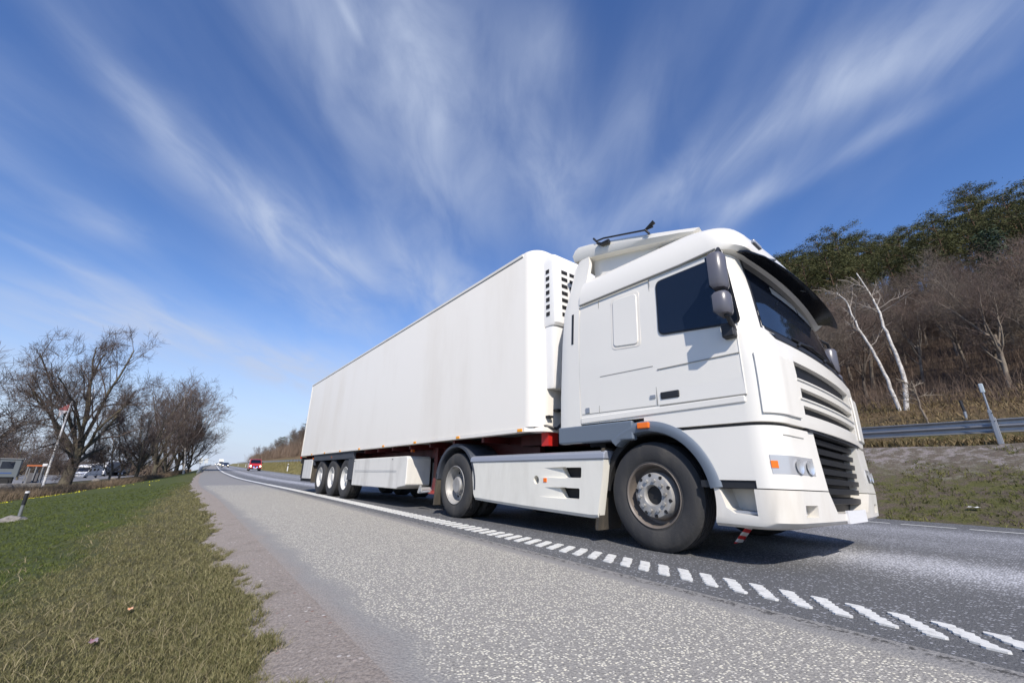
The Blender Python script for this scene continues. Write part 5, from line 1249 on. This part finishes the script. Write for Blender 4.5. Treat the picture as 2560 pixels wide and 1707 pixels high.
def gmat(name, c1, c2, sc, c3=None, zc=None):
    m = bpy.data.materials.new(name); m.use_nodes = True; nt = m.node_tree; N, L, m_, mixc, noise, ramp, smooth = nt_helpers(nt); b = nt.nodes['Principled BSDF']
    gg = N('ShaderNodeNewGeometry'); q = noise(gg.outputs['Position'], sc, 4, .7); f = noise(gg.outputs['Position'], sc*23, 2, .5)
    col = mixc(m_('ADD', m_('MULTIPLY', smooth(q, .3, .7), .6), m_('MULTIPLY', smooth(f, .35, .65), .4)), c1, c2)
    if c3:
        sp = N('ShaderNodeSeparateXYZ'); L(gg.outputs['Position'], sp.inputs[0]); V = m_('ADD', sp.outputs[1], m_('MULTIPLY', sp.outputs[0], .043))
        d = m_('ADD', V, m_('MULTIPLY', m_('SUBTRACT', noise(gg.outputs['Position'], .55, 5, .6), .5), 2.0))
        dry = smooth(d, -4.35, -3.35)
        dry = m_('MULTIPLY', dry, m_('SUBTRACT', 1, m_('MULTIPLY', m_('SUBTRACT', 1, smooth(sp.outputs[0], -22, 2)), .7)))
        rv = noise(gg.outputs['Position'], 120, 1, .5)
        dry = m_('MULTIPLY', smooth(m_('ADD', m_('MULTIPLY', dry, .85), m_('MULTIPLY', m_('SUBTRACT', rv, .5), 1.7)), .30, .62), .9)
        col = mixc(dry, col, mixc(smooth(noise(gg.outputs['Position'], 70, 2, .5), .35, .65), *c3))
    L(col, b.inputs['Base Color']); b.inputs['Roughness'].default_value = .7; b.inputs['Specular IOR Level'].default_value = .25
    return m
g_grass = gmat('grass_blades', (.050, .072, .013), (.120, .142, .034), 1.6, ((.085, .085, .030), (.27, .235, .12)))
g_dry = gmat('dry_stalks', (.10, .075, .048), (.24, .18, .12), .5)
g_leaf = gmat('hill_litter', (.07, .045, .028), (.25, .165, .10), .6)
g_bank = gmat('bank_tufts', (.05, .065, .016), (.19, .18, .05), .9)
# lawn blades, thicker on the ground close to the camera
n = 80000
r_ = np.exp(g.uniform(math.log(1.3), math.log(34), n)); az = g.uniform(R(-12), R(75), n)
X_ = CAM[0]-r_*np.cos(az); Y_ = CAM[1]-r_*np.sin(az); v_ = Y_-yl(X_)
ge = np.array([grass_edge(x) for x in X_]); le = lawn_end(X_)
k = (v_ < ge+.02+.10*wob(X_, Y_, .15, 3)) & (v_ > le)
P = pts_xv(X_[k], v_[k]); P[:, 2] += .015; rr = r_[k]
tufts('lawn_grass', P, .026+.010*np.clip(rr/8, 0, 2)+.018*np.clip(1-(ge[k]-v_[k])/1.2, 0, 1), .0019*(1+rr/3.0), 6, g_grass, .55, 3, 'short spring grass of the roadside lawn, green with straw-coloured patches')
n = 2600; r_ = np.exp(g.uniform(math.log(1.3), math.log(14), n)); az = g.uniform(R(-10), R(75), n); X_ = CAM[0]-r_*np.cos(az); Y_ = CAM[1]-r_*np.sin(az); v_ = Y_-yl(X_)
k = (v_ < np.array([grass_edge(x) for x in X_])) & (v_ > -4.6) & (wob(X_, Y_, .5, 6) > -.3)
P = pts_xv(X_[k], v_[k]); P[:, 2] += .02
tufts('dead_stalks', P, (.05+.035*g.random(k.sum())), .0018*(1+r_[k]/4), 4, gmat('stalk_straw', (.17, .14, .075), (.33, .28, .165), 3), 1.1, 31, 'thin dead stalks lying over the roadside grass')
# tussocks on the gravel edge
n = 420; X_ = 17.6-np.exp(g.uniform(math.log(1.4), math.log(24), n)); v_ = np.array([grass_edge(x) for x in X_])+g.normal(.0, .045, n)
tufts('edge_tussocks', pts_xv(X_, v_), g.uniform(.022, .055, n), .003, 60, g_grass, .6, 4, 'ragged grass tussocks creeping onto the gravel edge')
n = 26000; X_ = g.uniform(-95, -6, n); le = lawn_end(X_); v_ = le-g.uniform(0, 1, n)*np.interp(X_, [-95, -45, -6], [2.5, 4.5, 7])+g.normal(0, .15, n)
tufts('dry_grass', pts_xv(X_, v_), g.uniform(.45, .85, n), .022, 4, g_dry, .35, 5, 'tall dead brown grass between the lawn and the trees')
n = 4200; X_ = g.uniform(-34, -19, n); v_ = lawn_end(X_)+np.abs(g.normal(0, 2.2, n))+.2; kk = (wob(X_, v_, 1.3, 2) > .5) & (g.random(n) < .4)
tufts('yellow_flowers', pts_xv(X_[kk], v_[kk])+np.array([0, 0, .03]), .07, .05, 1, mat('petal_yellow', (.75, .66, .02), .6), 1.2, 6, 'scattered yellow flowers at the far end of the lawn')
# bank: moss and dead grass in clumps, then the strip behind the guardrail, then litter and brush on the slope
n = 26000; X_ = g.uniform(-18, 26, n); v_ = 6.95+g.uniform(0, 1, n)*3.9; kk = (wob(X_, v_, .33, 8)+wob(X_, v_, .9, 2)*.7 > -.25+np.clip((v_-8.2)/2.2, 0, 1)*.75)
tufts('bank_grass', pts_xv(X_[kk], v_[kk]), g.uniform(.03, .085, kk.sum()), .012, 4, g_bank, .7, 7, 'patchy low grass and moss on the gravel bank')
n = 14000; X_ = g.uniform(-140, -16, n); v_ = 7.0+g.uniform(0, 1, n)*7
tufts('verge_grass', pts_xv(X_, v_), .22, .05, 2, gmat('verge_blades', (.15, .14, .05), (.26, .22, .10), .5), .5, 8, 'yellow green verge grass behind the trailer')
n = 26000; X_ = g.uniform(-14, 30, n); v_ = 11.9+g.uniform(0, 1, n)**1.2*12
tufts('hill_grass', pts_xv(X_, v_), g.uniform(.08, .22, n), .03, 2, gmat('hillgrass_blades', (.09, .075, .03), (.24, .17, .09), .35), .7, 9, 'matted brown and green grass behind the guardrail')
n = 7500; X_ = g.uniform(-16, 34, n); v_ = 19.5+g.uniform(0, 1, n)*45
tufts('brushwood', pts_xv(X_, v_), g.uniform(.5, 1.7, n), .014, 8, gmat('brush_twigs', (.060, .042, .032), (.19, .135, .10), .35), .35, 10, 'tangle of thin brown brushwood under the hillside trees')
n = 17000; X_ = g.uniform(-330, -40, n); v_ = 18+g.uniform(0, 1, n)**1.1*55
tufts('far_brushwood', pts_xv(X_, v_), g.uniform(2.0, 5.5, n), .08, 6, gmat('farbrush_twigs', (.095, .070, .050), (.23, .165, .12), .12), .3, 11, 'brown brushwood on the distant hillside left of the trailer')
n = 2600; az = R(1)+g.uniform(0, 1, n)*R(26); d = g.uniform(190, 330, n)
P = np.stack([CAM[0]-d*np.cos(az), CAM[1]-d*np.sin(az), np.full(n, -1.4)], 1)
tufts('background_scrub', P, g.uniform(2.0, 5.5, n), .30, 14, gmat('scrub_twigs', (.075, .058, .045), (.16, .12, .09), .06), .3, 12, 'brown scrub on the horizon behind the parking area')

# every loose piece of a small part becomes a part of its own
def split_parts(root):
    for o in list(root.children):
        if o.type == 'MESH' and o.name.split('.')[0] not in ('crown', 'trunk', 'wheel', 'front_mudguard', 'bogie_fender', 'body_seam', 'notice_sheet'):
            me = o.data; n = len(me.vertices)
            if n < 6000 and len(me.polygons):
                par = list(range(n))
                def find(a):
                    while par[a] != a: par[a] = par[par[a]]; a = par[a]
                    return a
                for e in me.edges:
                    a, b = find(e.vertices[0]), find(e.vertices[1])
                    if a != b: par[a] = b
                roots = {}
                for p in me.polygons: roots.setdefault(find(p.vertices[0]), []).append(p)
                if 2 <= len(roots) <= 30 or o.name.split('.')[0] == 'louvre_slot':
                    base = o.name.split('.')[0]
                    for k, ps in enumerate(roots.values()):
                        ids = sorted({v for p in ps for v in p.vertices}); mp = {v: i for i, v in enumerate(ids)}
                        m2_ = bpy.data.meshes.new(base); m2_.from_pydata([me.vertices[i].co[:] for i in ids], [], [[mp[v] for v in p.vertices] for p in ps])
                        for mm in me.materials: m2_.materials.append(mm)
                        m2_.polygons.foreach_set('use_smooth', [p.use_smooth for p in ps]); m2_.update()
                        if any(p.use_smooth for p in ps): m2_.set_sharp_from_angle(angle=R(32))
                        if k == 0: o.data = m2_
                        else:
                            c = o.copy(); c.data = m2_; COL.objects.link(c); c.parent = o.parent
        split_parts(o)
for r_o in [o for o in COL.objects if o.parent is None and o.name.split('.')[0] in ('truck_tractor', 'semi_trailer', 'red_van', 'dark_car', 'motorhome', 'parked_lorry', 'parked_trailer', 'site_cabin', 'snow_pole')]: split_parts(r_o)
bpy.context.view_layer.update()
